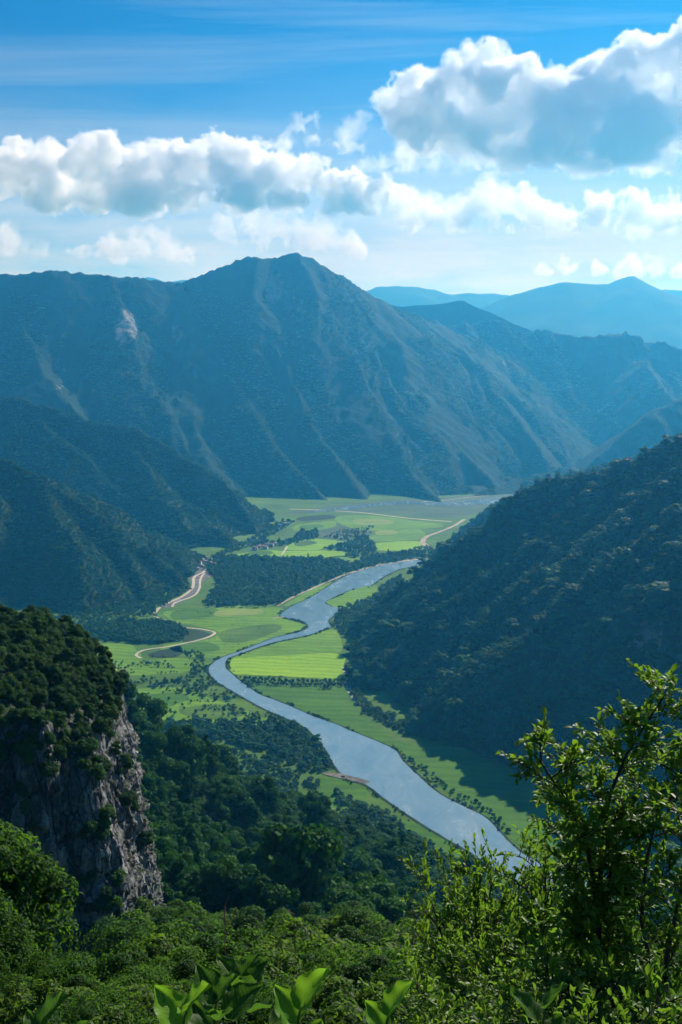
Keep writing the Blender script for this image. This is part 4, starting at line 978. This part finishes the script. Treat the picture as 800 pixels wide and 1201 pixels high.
def branchy(seed, stems, nb, lb, nt, lt, nl, leaf, m, up=0.35, wide=0.5, t0=0.2, droop=0.15, stemr=0.03):
    """woody stems > branches > twigs > single leaves; returns crown mesh and trunk mesh"""
    rng = np.random.default_rng(seed); wood_, LP, LU, LN = [], [], [], []
    for path in stems:
        path = np.asarray(path, float); n = len(path); d = np.r_[0, np.cumsum(np.linalg.norm(np.diff(path, axis=0), axis=1))]; d /= d[-1]
        wood_.append(tube(path, stemr * np.linspace(1, 0.22, n), 7))
        for i in range(nb):
            t = t0 + (1 - t0) * (i + rng.random()) / nb
            p = np.array([np.interp(t, d, path[:, k]) for k in range(3)])
            a = i * 2.4 + rng.uniform(-.5, .5); L = lb * (1.15 - 0.65 * t) * rng.uniform(0.7, 1.25)
            dirv = np.array((math.cos(a), math.sin(a), up + 0.5 * t + rng.uniform(-.2, .3))); dirv /= np.linalg.norm(dirv)
            k = np.linspace(0, 1, 6)[:, None]
            bp = p + dirv * L * k + np.array((0, 0, -droop * L)) * k ** 2 + rng.normal(0, 0.05 * L, 3) * np.sin(k * 3)
            wood_.append(tube(bp, stemr * 0.42 * (1.1 - 0.6 * t) * np.linspace(1, .25, 6), 5))
            for j in range(nt):
                u = 0.25 + 0.75 * (j + rng.random()) / nt
                q = np.array([np.interp(u, k[:, 0], bp[:, c]) for c in range(3)])
                td = dirv * 0.7 + rng.normal(0, 0.75, 3) + np.array((0, 0, .25)); td /= np.linalg.norm(td)
                l = lt * rng.uniform(0.6, 1.3); w = np.linspace(0, 1, 4)[:, None]
                tp = q + td * l * w + np.array((0, 0, -0.12 * l)) * w ** 2
                wood_.append(tube(tp, stemr * 0.14 * np.linspace(1, .4, 4), 4))
                for h in range(nl):
                    e = 0.15 + 0.85 * (h + 0.5) / nl; lp = q + td * l * e + np.array((0, 0, -0.12 * l)) * e * e
                    side = np.cross(td, (0, 0, 1)) * (1 if h % 2 else -1)
                    LP.append(lp); LU.append(td * 0.6 + side * 0.8 + rng.normal(0, .3, 3)); LN.append(np.array((0, 0, 1.0)) + rng.normal(0, .45, 3))
    V, Fs = blades(np.array(LP), np.array(LU), np.array(LN), leaf, rng, wide)
    cm = make_mesh('crown', V, Fs, M[m])
    V, Fs = merge(wood_); tm = make_mesh('trunk', V, Fs, M['bark'], smooth=True)
    return cm, tm

def ground(x, y): return float(H_.z(np.array([x]), np.array([y]))[0])

if FLAGS['fore']:
    # --- the young tree on the right, rising above the river bend, and its neighbour at the edge
    def stem_px(Y, pts): return [at(x, y, Y + dy) for (x, y, dy) in pts]
    def rooted(path):
        p = np.array(path); g = ground(p[0][0], p[0][1]); base = p[0].copy(); base[2] = g - 0.15
        return np.vstack([base[None], base[None] * .5 + p[0][None] * .5, p]) if base[2] < p[0][2] - .3 else p
    def custom(name, paths, label, group=None, **k):
        paths = [rooted(p) for p in paths]; o = paths[0][0].copy(); paths = [p - o for p in paths]
        pr = branchy(stems=paths, **k)
        return plant_tree(name, pr, o, 0, 1, label, 'tree', group)
    custom('young_tree', [stem_px(9, [(703, 1120, 0), (702, 1050, 0), (707, 985, .05), (716, 930, .1), (735, 885, .1), (758, 848, .15), (780, 815, .2)]),
                          stem_px(9, [(703, 1080, 0), (690, 1000, -.2), (668, 940, -.3), (648, 915, -.3), (632, 890, -.3)]),
                          stem_px(9, [(703, 1060, 0), (725, 1000, .2), (765, 940, .4), (800, 905, .5), (835, 880, .5)])],
           'slender young tree with glossy leaves and a thin dark trunk rising past the river bend', seed=51, nb=28, lb=0.54, nt=11, lt=0.26, nl=11, leaf=0.077, m='bright_leaf', t0=0.36, stemr=0.030, wide=0.52)
    custom('young_tree', [stem_px(8, [(775, 1201, 0), (782, 1120, 0), (800, 1040, .1), (805, 985, .1), (800, 940, .1)]), stem_px(8.4, [(775, 1180, 0), (752, 1080, .2), (758, 1010, .2), (770, 960, .2)])],
           'leafy young tree at the frame edge, its trunk leaning behind the slender tree', seed=52, nb=20, lb=0.50, nt=9, lt=0.24, nl=10, leaf=0.070, m='bright_leaf', t0=0.3, stemr=0.032, wide=0.52)

    # --- shrubs
    def shrub_proto(seed, h, spread, nst, nb, lb, leaf, m, nl=9):
        rng = np.random.default_rng(seed); st = []
        for i in range(nst):
            a = i * 2 * math.pi / nst + rng.uniform(-.4, .4); r = spread * rng.uniform(.35, 1); hh = h * rng.uniform(.7, 1.0)
            t = np.linspace(0, 1, 6)[:, None]
            st.append(np.concatenate([math.cos(a) * r * t ** 1.2, math.sin(a) * r * t ** 1.2, hh * t - 0.2], 1) + np.sin(t * 5 + i) * .05 * h * np.array((1, 0, 0)))
        return branchy(seed, st, nb, lb, 8, lb * .5, nl, leaf, m, stemr=0.03 * h / 2.5, t0=0.15)
    sp_ = [shrub_proto(61, 2.6, 0.95, 7, 18, 0.55, 0.066, 'bright_leaf'), shrub_proto(62, 2.3, 1.1, 7, 17, 0.55, 0.062, 'bright_leaf'), shrub_proto(63, 2.9, 0.8, 6, 19, 0.5, 0.068, 'bright_leaf')]
    rng = np.random.default_rng(8)
    def by_top(name, proto, h, x, y, Y, label, cat, group, rz=None, smin=.55, smax=2.2, wide=1.0):
        p = at(x, y, Y); g = ground(p[0], p[1]); s = min(max((p[2] - g) / h, smin), smax); zb = max(g - 0.1, p[2] - s * h) if p[2] - s * h > g + .2 else p[2] - s * h
        zb = min(zb, g)
        return plant_tree(name, proto, (p[0], p[1], zb), rng.uniform(0, 6.28) if rz is None else rz, (s * wide, s * wide, max(s, (p[2] - zb) / h)), label, cat, group)
    for (x, y, Y, k) in ((600, 1000, 12.4, 1), (640, 992, 11.8, 0), (590, 1018, 12.2, 2), (675, 1005, 11.0, 2), (575, 1045, 11.6, 1), (600, 1035, 11, 0), (622, 1012, 11.6, 1), (548, 1085, 11.2, 2), (590, 1060, 9.4, 1), (655, 1050, 10.2, 0), (572, 1110, 8.8, 0), (600, 1120, 7.8, 2), (680, 1085, 8.2, 1), (740, 1090, 7.2, 0), (790, 1060, 7.5, 2), (640, 1140, 6.4, 0), (720, 1150, 6.0, 1), (800, 1120, 5.8, 0), (525, 1125, 11.5, 1), (555, 1160, 7.6, 2), (505, 1165, 9.5, 0)):
        by_top('shrub', sp_[k], 2.45 if Y > 11.7 else (3.5 if x < 565 else 2.9), x, y, Y, 'glossy leaved shrub in the dark thicket under the slender young tree', 'shrub', 'shrubs of the thicket under the young tree', smin=.5, smax=2.4, wide=0.62 if Y > 10.5 else 0.85)

    # --- the belt of small trees across the foot of the picture
    bt = [tree_proto(s, r, h, b_, nl, n_, lf, m_, 'round', 0.45, tr=0.12, six=True, up=0.4) for s, r, h, b_, nl, n_, lf, m_ in ((71, 1.9, 4.6, 0.6, 14, 7000, .19, 'near_leaf'), (72, 2.2, 4.2, 0.4, 13, 4200, .27, 'scrub_leaf'), (73, 1.4, 5.4, 0.7, 12, 5200, .17, 'cliff_leaf'), (74, 2.5, 4.4, 0.5, 20, 8000, .16, 'near_leaf'))]
    bh = [6.0, 5.4, 6.5, 6.0]
    rows = [(215, 36, 130, 800, 1062, 8), (160, 38, 130, 800, 1070, 8), (115, 40, 130, 800, 1078, 9), (82, 38, 150, 780, 1084, 10), (58, 32, 190, 720, 1092, 12), (47, 26, 170, 590, 1106, 13), (38, 24, 120, 590, 1122, 14), (30, 20, 60, 540, 1138, 12), (24, 14, 20, 520, 1154, 12), (18.5, 10, 0, 500, 1172, 10)]
    for Y, n, x0, x1, y0, jit in rows:
        for i in range(n):
            x = x0 + (x1 - x0) * (i + rng.random()) / n; k = int(rng.integers(0, 4)); yy = Y * rng.uniform(.92, 1.08)
            by_top('small_tree', bt[k], bh[k], x, y0 + rng.normal(0, jit), yy, 'small green tree in the belt of scrub below the lookout', 'tree', 'small trees below the lookout', smin=.45, smax=2.6)
    # --- the taller trees at the left
    lt_ = [tree_proto(s, r, h, b_, nl, 11000, 0.27, 'near_leaf', 'round', 0.5, tr=0.2, six=True, up=0.4) for s, r, h, b_, nl in ((81, 2.7, 8.5, 1.2, 22), (82, 3.0, 7.6, 1.0, 24), (83, 2.4, 9.2, 1.2, 22))]
    lh = [11.0, 10.0, 11.9]
    for (x, y, Y, k) in ((2, 955, 58, 0), (-25, 930, 62, 1), (-5, 1010, 60, 2), (-30, 1030, 52, 1), (18, 1055, 62, 0), (5, 1080, 52, 1), (48, 1092, 64, 2), (48, 1110, 50, 0), (-15, 1100, 44, 2), (95, 1112, 62, 1), (125, 1112, 66, 0), (20, 1135, 40, 1), (85, 1138, 46, 0), (-20, 1150, 34, 1), (150, 1118, 70, 2), (175, 1108, 72, 1), (55, 1165, 32, 2), (0, 1185, 27, 0), (110, 1165, 34, 1)):
        by_top('leafy_tree', lt_[k], lh[k], x, y, Y, 'leafy tree in the bank of trees rising before the foot of the cliff', 'tree', 'trees before the foot of the cliff', smin=.35, smax=1.6)

    # --- broad-leaved plants nearest the lookout
    def broad_leaf_mesh(seed, L=0.22, Wd=0.18, m='broad_leaf'):
        rng = np.random.default_rng(seed); nu, nv = 13, 9; V = []
        ph = rng.uniform(0, 6)
        for i in range(nu):
            u = i / (nu - 1); w = Wd * (math.sin(math.pi * min(1, u ** 0.62 * 1.0)) ** 0.75 if 0 < u < 1 else 0.0) * (1.0 if u < .9 else 1)
            for j in range(nv):
                v = j / (nv - 1) * 2 - 1
                z = 0.26 * Wd * abs(v) ** 1.5 * (1 - .3 * u) - 0.20 * L * u ** 2.4 + 0.05 * Wd * math.sin(u * 15 + ph) * v * v + 0.03 * Wd * math.cos(v * 9)
                V.append((u * L, v * w * .5 * (1.06 if v > 0 else .94), z))
        idx = np.arange(nu * nv).reshape(nu, nv)
        Q = np.stack([idx[:-1, :-1].ravel(), idx[1:, :-1].ravel(), idx[1:, 1:].ravel(), idx[:-1, 1:].ravel()], 1)
        return make_mesh('leaf', V, Q, M[m], smooth=True)
    blm = [broad_leaf_mesh(s, L, w) for s, L, w in ((1, .24, .21), (2, .21, .19), (3, .26, .21))]
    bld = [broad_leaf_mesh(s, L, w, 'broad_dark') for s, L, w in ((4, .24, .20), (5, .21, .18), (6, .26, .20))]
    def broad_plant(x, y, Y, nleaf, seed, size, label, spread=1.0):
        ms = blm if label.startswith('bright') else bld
        rng = np.random.default_rng(seed); top = at(x, y, Y); g = ground(top[0], top[1]); h = top[2] - g
        t = tag(empty('broad_leaved_plant', (top[0], top[1], g - .05)), label, 'plant')
        parts = []
        main = np.array([(0.03 * math.sin(k * 3), 0.02 * k, (h - 0.10) * k) for k in np.linspace(0, 1, 8)])
        parts.append(tube(main, 0.012 * np.linspace(1.2, .5, 8), 6)); ends = []
        for i in range(nleaf):
            f_ = i / max(1, nleaf - 1); k = 1.0 - 0.34 * f_ * min(1, 0.9 / h * 1.6)
            p = np.array([np.interp(k * (h - .1), main[:, 2], main[:, c]) for c in range(3)])
            a = i * 2.4 + rng.uniform(-.3, .3); pl = (0.05 + 0.12 * f_) * spread; el = 1.35 - 0.8 * f_ + rng.uniform(-.1, .1)
            e = p + pl * np.array((math.cos(a) * math.cos(el), math.sin(a) * math.cos(el), math.sin(el)))
            parts.append(tube(np.array([p, (p + e) / 2 + (0, 0, .01), e]), [0.006, .005, .004], 5)); ends.append((e, a, el))
        V, Fs = merge(parts); link('stem', make_mesh('stem', V, Fs, M['stem'], smooth=True), t)
        for e, a, el in ends:
            o = bpy.data.objects.new('leaf', ms[int(rng.integers(0, 3))]); C.objects.link(o); o.parent = t
            s = size * rng.uniform(.75, 1.15); o.scale = (s, s, s); o.location = e
            o.rotation_euler = (rng.uniform(-.25, .25), -(el - 0.25), a)
    broad_plant(212, 1160, 3.7, 6, 3, 0.74, 'bright lime broad leaved plant with one tall upright leaf, below the cliff foot')
    broad_plant(348, 1158, 3.9, 6, 9, 0.64, 'bright broad leaved plant between two like it, under the gap in the scrub')
    broad_plant(452, 1166, 3.8, 6, 14, 0.64, 'bright broad leaved plant nearest the dark glossy thicket')
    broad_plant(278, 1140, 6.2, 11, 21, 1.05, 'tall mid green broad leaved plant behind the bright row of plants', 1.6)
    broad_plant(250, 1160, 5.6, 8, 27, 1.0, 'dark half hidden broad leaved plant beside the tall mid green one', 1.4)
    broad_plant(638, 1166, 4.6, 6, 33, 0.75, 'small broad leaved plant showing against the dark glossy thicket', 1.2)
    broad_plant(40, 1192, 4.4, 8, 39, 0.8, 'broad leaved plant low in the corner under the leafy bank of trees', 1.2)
    # --- dead stalks in the scrub
    for (x, y, Y, hh, lab) in ((262, 1062, 44, 5.5, 'bare dry stalk standing above the scrub near the broad leaved plants'), (486, 1056, 40, 5.0, 'bare dry stalk standing beside the dark glossy thicket'), (345, 1070, 46, 5.0, 'thin bare stalk between the two taller dry ones')):
        p = at(x, y, Y); g = ground(p[0], p[1]); h = p[2] - g + .2
        pts_ = [np.array((0.05 * math.sin(k * 4 + x), 0, h * k)) for k in np.linspace(0, 1, 8)]
        parts = [tube(np.array(pts_), 0.05 * np.linspace(1, .3, 8), 6)]
        rngs = np.random.default_rng(int(x))
        for i in range(6):
            q = pts_[4 + i % 3] + np.array((0, 0, .2 * i)); dv = np.array((rngs.normal(0, 1), rngs.normal(0, 1), 1.2)); dv /= np.linalg.norm(dv)
            parts.append(tube(np.array([q, q + dv * .35, q + dv * .6 + (0, 0, .1)]), [.02, .014, .008], 4))
        V, Fs = merge(parts)
        tag(link('dry_stalk', make_mesh('dry_stalk', V, Fs, M['dry'], smooth=True), None, (p[0], p[1], g - .2)), lab, 'stalk')


# ------------------------------------------------------------------ clouds: real scattering volumes high beyond the mountains
def bspline_up(n, cells, rng_vals, axis):
    pass

def smooth3(shape, cells, rng):
    """smooth random field: a coarse random lattice blown up by cubic B-splines along every axis"""
    g = rng.normal(size=[c + 3 for c in cells])
    for ax, (n, c) in enumerate(zip(shape, cells)):
        t = np.linspace(0, c - 1e-6, n); i = t.astype(int); f_ = t - i
        w = np.stack([(1 - f_) ** 3, 3 * f_ ** 3 - 6 * f_ ** 2 + 4, -3 * f_ ** 3 + 3 * f_ ** 2 + 3 * f_ + 1, f_ ** 3], 1) / 6
        Wm = np.zeros((n, c + 3)); 
        for k in range(4): Wm[np.arange(n), i + k] += w[:, k]
        g = np.moveaxis(np.tensordot(Wm, g, axes=(1, ax)), 0, ax)
    return g.astype(np.float32)

def cloud(blobs, Y, base_py, vox, label, dens=0.012, seed=1, depth=0.55, levels=1, child=10, wisp=0.0, soft=1.0):
    rng = np.random.default_rng(seed); px2m = Y / F
    zb = at(400, base_py, Y)[2]
    sph = []
    for (x, y, r) in blobs:
        p = at(x, y, Y + rng.normal(0, 1) * r * px2m * depth); sph.append((p, r * px2m * rng.uniform(.85, 1.1)))
        if depth > .4:
            for k in (-1, 1):
                sph.append((p + np.array((rng.normal(0, .4) * r * px2m, k * r * px2m * rng.uniform(.5, 1.0) * depth, rng.uniform(-.3, .1) * r * px2m)), r * px2m * rng.uniform(.6, .9)))
    lev = sph
    for L in range(levels):
        new = []
        for (p, r) in lev:
            for d in rand_unit(rng, child):
                if d[2] < -0.35: continue
                new.append((p + d * r * rng.uniform(.72, .98), r * rng.uniform(.28, .5)))
        sph = sph + new; lev = new
    Pc = np.array([s[0] for s in sph]); Rc = np.array([s[1] for s in sph])
    lo = (Pc - Rc[:, None]).min(0) - 150; hi = (Pc + Rc[:, None]).max(0) + 150
    lo[2] = max(lo[2], zb - 4 * vox)
    n = np.ceil((hi - lo) / vox).astype(int) + 1; hi = lo + (n - 1) * vox
    D = np.full(n, -4.0, np.float32); ax = [lo[k] + vox * np.arange(n[k]) for k in range(3)]
    cells = lambda s: [max(2, int((n[k] - 1) * vox / s)) for k in range(3)]
    warp = smooth3(n, cells(vox * 14), rng)
    for p, r in zip(Pc, Rc):
        i0 = np.clip(((p - r - 160 - lo) / vox).astype(int), 0, n - 1); i1 = np.clip(((p + r + 160 - lo) / vox).astype(int) + 2, 0, n)
        if (i1 <= i0).any(): continue
        gx, gy, gz = (ax[k][i0[k]:i1[k]] - p[k] for k in range(3))
        d = np.sqrt(gx[:, None, None] ** 2 + gy[None, :, None] ** 2 + (gz[None, None, :] * 1.1) ** 2)
        sl = tuple(slice(a, c) for a, c in zip(i0, i1))
        D[sl] = np.maximum(D[sl], (r - d).astype(np.float32) / 100.0)
    # billows: rounded puffs at four sizes, cut into and added to the heap
    def billow(k): return (0.80 - np.abs(smooth3(n, cells(vox * k), rng)) * 1.9).astype(np.float32)
    fine = 0.60 * billow(22) + 0.75 * billow(11) + 0.66 * billow(5.6) + 0.5 * billow(3.0) - 0.40
    Z = ax[2][None, None, :]
    D = np.minimum(D, 1.6)
    v = D + fine * (0.95 + wisp) - 0.36
    v = np.clip(v / (0.14 * soft), 0, 1); v = v * v * (3 - 2 * v)
    basew = zb + vox * 2.5 * warp[:, :, :1] * 1.5
    v *= np.clip((Z - basew) / (vox * 4), 0, 1)
    v = (v * np.clip(0.75 + 0.9 * smooth3(n, cells(vox * 9), rng) + 0.35 * warp, 0.15, 2.0) * dens).clip(0, None); v[v < dens * 0.01] = 0
    for k in range(3):                      # nothing on the box faces
        s = [slice(None)] * 3; s[k] = 0; v[tuple(s)] = 0; s[k] = -1; v[tuple(s)] = 0
    return volume_object(v.astype(np.float32), lo, hi, n, label)

CLOUD_MAT = None
def volume_object(v, lo, hi, n, label):
    global CLOUD_MAT
    if CLOUD_MAT is None:
        m, nt, out = mat('cloud_vapour'); b = NB(nt)
        pv = b.n('ShaderNodeVolumePrincipled'); pv.inputs['Color'].default_value = (1, 1, 1, 1); pv.inputs['Density'].default_value = 1.0
        pv.inputs['Density Attribute'].default_value = 'density'; pv.inputs['Anisotropy'].default_value = 0.25
        b.l(pv.outputs[0], out.inputs['Volume']); CLOUD_MAT = m
    me = bpy.data.meshes.new('cloud'); N = v.size; me.vertices.add(N)
    a = me.attributes.new('vap', 'FLOAT', 'POINT'); a.data.foreach_set('value', v.ravel())
    me.materials.append(CLOUD_MAT)
    src = bpy.data.objects.new('vapour grid', me)
    vd = bpy.data.volumes.new('cloud'); vd.materials.append(CLOUD_MAT)
    o = link('cloud', vd); tag(o, label, 'cloud')
    ng = bpy.data.node_groups.new('cloud', 'GeometryNodeTree'); b = NB(ng)
    ng.interface.new_socket('Geometry', in_out='INPUT', socket_type='NodeSocketGeometry'); ng.interface.new_socket('Geometry', in_out='OUTPUT', socket_type='NodeSocketGeometry')
    gi, go = b.n('NodeGroupInput'), b.n('NodeGroupOutput')
    pos = b.n('GeometryNodeInputPosition'); sx = b.n('ShaderNodeSeparateXYZ'); b.l(pos.outputs[0], sx.inputs[0])
    def idx(k, nk):
        t = b.math('MULTIPLY', b.math('SUBTRACT', sx.outputs[k], float(lo[k])), float((nk - 1) / (hi[k] - lo[k])))
        return b.math('MINIMUM', b.math('MAXIMUM', b.math('ROUND', t), 0.0), float(nk - 1))
    # integer index so that large grids stay exact
    def imath(op, a_, c):
        x = b.n('FunctionNodeIntegerMath', operation=op)
        for i, q in enumerate((a_, c)):
            if hasattr(q, 'is_output'): b.l(q, x.inputs[i])
            else: x.inputs[i].default_value = int(q)
        return x.outputs[0]
    I = imath('ADD', imath('MULTIPLY', imath('ADD', imath('MULTIPLY', idx(0, n[0]), n[1]), idx(1, n[1])), n[2]), idx(2, n[2]))
    na = b.n('GeometryNodeInputNamedAttribute', data_type='FLOAT'); na.inputs['Name'].default_value = 'vap'
    si = b.n('GeometryNodeSampleIndex', data_type='FLOAT', domain='POINT')
    oi = b.n('GeometryNodeObjectInfo'); oi.inputs['Object'].default_value = src; b.l(oi.outputs['Geometry'], si.inputs['Geometry']); b.l(na.outputs[0], si.inputs['Value']); b.l(I, si.inputs['Index'])
    vc = b.n('GeometryNodeVolumeCube'); vc.inputs['Min'].default_value = tuple(map(float, lo)); vc.inputs['Max'].default_value = tuple(map(float, hi))
    for nm, k in (('Resolution X', 0), ('Resolution Y', 1), ('Resolution Z', 2)): vc.inputs[nm].default_value = int(n[k])
    b.l(si.outputs[0], vc.inputs['Density'])
    sm = b.n('GeometryNodeSetMaterial'); sm.inputs['Material'].default_value = CLOUD_MAT
    b.l(vc.outputs[0], sm.inputs['Geometry']); b.l(sm.outputs[0], go.inputs[0])
    md = o.modifiers.new('vapour', 'NODES'); md.node_group = ng
    return o

if FLAGS['clouds']:
    cloud([(572, 70, 22), (552, 95, 32), (515, 110, 32), (478, 104, 20), (590, 115, 45), (462, 125, 18), (500, 140, 40), (560, 145, 48), (640, 120, 42), (668, 105, 30), (700, 108, 46), (735, 95, 36), (760, 88, 42), (800, 75, 40), (680, 150, 42), (740, 145, 46), (800, 130, 50), (850, 110, 60), (900, 120, 60), (640, 165, 34), (700, 185, 30), (770, 180, 34)],
          9800, 206, 14, 'towering white cumulus with a grey shaded body, highest cloud of the sky', 0.015, 1)
    cloud([(425, 160, 14), (440, 175, 18), (470, 170, 18), (510, 175, 20), (545, 180, 18), (580, 172, 20), (520, 190, 12)], 10300, 203, 15, 'ragged thin cloud hanging under the edge of the towering cumulus', 0.003, 2, wisp=.8, soft=1.6)
    cloud([(-60, 190, 40), (-20, 200, 36), (12, 195, 28), (30, 182, 18), (60, 188, 25), (85, 178, 18), (105, 186, 24), (128, 182, 24), (150, 192, 26), (178, 190, 24), (205, 194, 24), (240, 192, 26), (262, 186, 18), (284, 194, 26), (320, 202, 28), (352, 205, 26), (382, 215, 26), (408, 222, 26), (432, 236, 20), (60, 222, 26), (110, 225, 26), (165, 226, 26), (220, 226, 26), (280, 228, 26), (340, 236, 22), (390, 244, 18)],
          9800, 254, 14, 'long bank of white cumulus with flat grey bases above the highest peak', 0.016, 3)
    cloud([(312, 172, 7), (335, 168, 11), (352, 165, 11), (372, 164, 10), (390, 168, 7)], 9700, 178, 14, 'small loose white puff above the long cumulus bank', 0.006, 4, wisp=.5, soft=1.3)
    cloud([(458, 232, 12), (475, 238, 16), (505, 246, 16), (540, 242, 16), (570, 240, 18), (600, 238, 18), (630, 246, 18), (662, 252, 16), (700, 252, 16), (740, 254, 18), (780, 256, 18), (820, 256, 20), (880, 255, 22), (590, 262, 14), (660, 265, 14), (480, 254, 12), (540, 260, 12), (740, 268, 12)],
          10500, 280, 15, 'low ragged cloud bank over the pale far ranges', 0.008, 5, wisp=.4, soft=1.3)
    cloud([(-20, 290, 18), (15, 288, 14), (45, 294, 10), (90, 292, 10), (130, 296, 10), (172, 284, 13), (190, 292, 12), (225, 304, 9), (262, 272, 9), (300, 268, 14), (325, 264, 14), (350, 270, 14), (380, 276, 16), (410, 284, 14)], 14000, 312, 20, 'faint low cloud drifting behind the highest peak', 0.0035, 6, wisp=.7, soft=1.6)
    cloud([(610, 322, 7), (640, 318, 9), (672, 312, 9), (700, 318, 8), (740, 316, 10), (770, 312, 10), (800, 316, 10), (830, 316, 12)], 17500, 332, 24, 'lowest bright cloud strip lying along the pale far ranges', 0.005, 7, wisp=.6, soft=1.5)

# ------------------------------------------------------------------ air
if FLAGS['haze']:
    x0, x1, y0, y1, z0, z1 = -16000, 16000, -4000, 16500, -40, 1520
    V = [(x, y, z) for z in (z0, z1) for y in (y0, y1) for x in (x0, x1)]
    me = make_mesh('haze', V, np.array([[0, 2, 3, 1], [4, 5, 7, 6], [0, 1, 5, 4], [2, 6, 7, 3], [0, 4, 6, 2], [1, 3, 7, 5]]), [])
    m, nt, out = mat('air'); b = NB(nt)
    pv = b.n('ShaderNodeVolumePrincipled')
    pv.inputs['Color'].default_value = (0.06, 0.48, 0.98, 1); pv.inputs['Absorption Color'].default_value = (1, 1, 1, 1)
    pv.inputs['Density'].default_value = 8.6e-5; pv.inputs['Anisotropy'].default_value = 0.5
    b.l(pv.outputs[0], out.inputs['Volume']); me.materials.append(m)
    tag(link('haze', me), kind='stuff')

# ------------------------------------------------------------------ daylight
w = bpy.data.worlds.new('World'); SC.world = w; w.use_nodes = True
nt = w.node_tree; nt.nodes.clear(); b = NB(nt)
sky = b.n('ShaderNodeTexSky'); sky.sky_type = 'NISHITA'; sky.sun_disc = False
sky.sun_elevation = SUN_EL; sky.sun_rotation = SUN_AZ; sky.altitude = 600; sky.air_density = 1.0; sky.dust_density = 0.3; sky.ozone_density = 3.0
hs = b.n('ShaderNodeHueSaturation'); hs.inputs['Saturation'].default_value = 1.25; b.l(sky.outputs[0], hs.inputs['Color'])
mul = b.n('ShaderNodeMix', data_type='RGBA', blend_type='MULTIPLY'); mul.inputs[0].default_value = 1.0; b.l(hs.outputs[0], mul.inputs[6]); mul.inputs[7].default_value = (0.07, 0.62, 0.95, 1)
# thin high cirrus: long streaks of ice cloud in the upper sky
co = b.n('ShaderNodeTexCoord'); sx = b.n('ShaderNodeSeparateXYZ'); b.l(co.outputs['Generated'], sx.inputs[0])
zz = b.math('MAXIMUM', sx.outputs[2], 0.02)
ux = b.math('DIVIDE', sx.outputs[0], zz); uy = b.math('DIVIDE', sx.outputs[1], zz)
cb_ = b.n('ShaderNodeCombineXYZ'); b.l(ux, cb_.inputs[0]); b.l(uy, cb_.inputs[1])
mp = b.n('ShaderNodeMapping'); mp.inputs['Rotation'].default_value = (0, 0, R(12)); mp.inputs['Scale'].default_value = (0.22, 0.9, 1); mp.inputs['Location'].default_value = (0.4, 0.75, 0); b.l(cb_.outputs[0], mp.inputs[0])
c1 = b.noise(1.0, 8, 0.6, mp.outputs[0], 0.6)
cir = b.ramp(c1, (0.5, 0.0), (0.76, 0.5))
veil = b.ramp(sx.outputs[2], (0.06, 1.0), (0.11, 0.85), (0.165, 0.40), (0.21, 0.10), (0.27, 0.0))
n2 = b.n('ShaderNodeMapping'); n2.inputs['Scale'].default_value = (3.0, 3.0, 14.0); b.l(co.outputs['Generated'], n2.inputs[0])
veil = b.math('MULTIPLY', veil, b.ramp(b.noise(1.6, 6, 0.6, n2.outputs[0], 0.4), (0.30, 0.40), (0.58, 1.0)))
low = b.mix(veil, mul.outputs[2], (9.6, 10.0, 10.4))
mxs = b.mix(cir, low, (6.5, 7.6, 8.6))
bg = b.n('ShaderNodeBackground'); bg.inputs['Strength'].default_value = 0.06
b.l(mxs, bg.inputs['Color']); ow = b.n('ShaderNodeOutputWorld'); b.l(bg.outputs[0], ow.inputs['Surface'])

sun = bpy.data.lights.new('sun', 'SUN'); sun.energy = 5.0; sun.angle = R(0.53); sun.color = (1.0, 0.965, 0.90)
so = bpy.data.objects.new('sun', sun); C.objects.link(so)
sd = Vector((math.sin(SUN_AZ) * math.cos(SUN_EL), math.cos(SUN_AZ) * math.cos(SUN_EL), math.sin(SUN_EL)))
so.rotation_euler = sd.to_track_quat('Z', 'Y').to_euler(); so.location = (0, 0, 2000)

cam = bpy.data.cameras.new('camera'); co_ = bpy.data.objects.new('camera', cam); C.objects.link(co_)
co_.location = (0, 0, CAM_Z); co_.rotation_euler = (math.pi / 2 - PITCH, 0, 0)
cam.sensor_fit = 'VERTICAL'; cam.sensor_height = 36; cam.lens = 36 * F / 1201; cam.clip_start = 0.1; cam.clip_end = 60000
SC.camera = co_
SC.view_settings.view_transform = 'Standard'; SC.view_settings.look = 'None'; SC.view_settings.gamma = 1.0
SC.view_settings.use_curve_mapping = False; SC.view_settings.exposure = 0.35
cy = SC.cycles
cy.max_bounces = 16; cy.diffuse_bounces = 2; cy.glossy_bounces = 2; cy.transmission_bounces = 3; cy.transparent_max_bounces = 8
cy.volume_bounces = 12; cy.volume_step_rate = 1.0; cy.volume_max_steps = 512
cy.use_denoising = True; cy.sample_clamp_indirect = 6.0
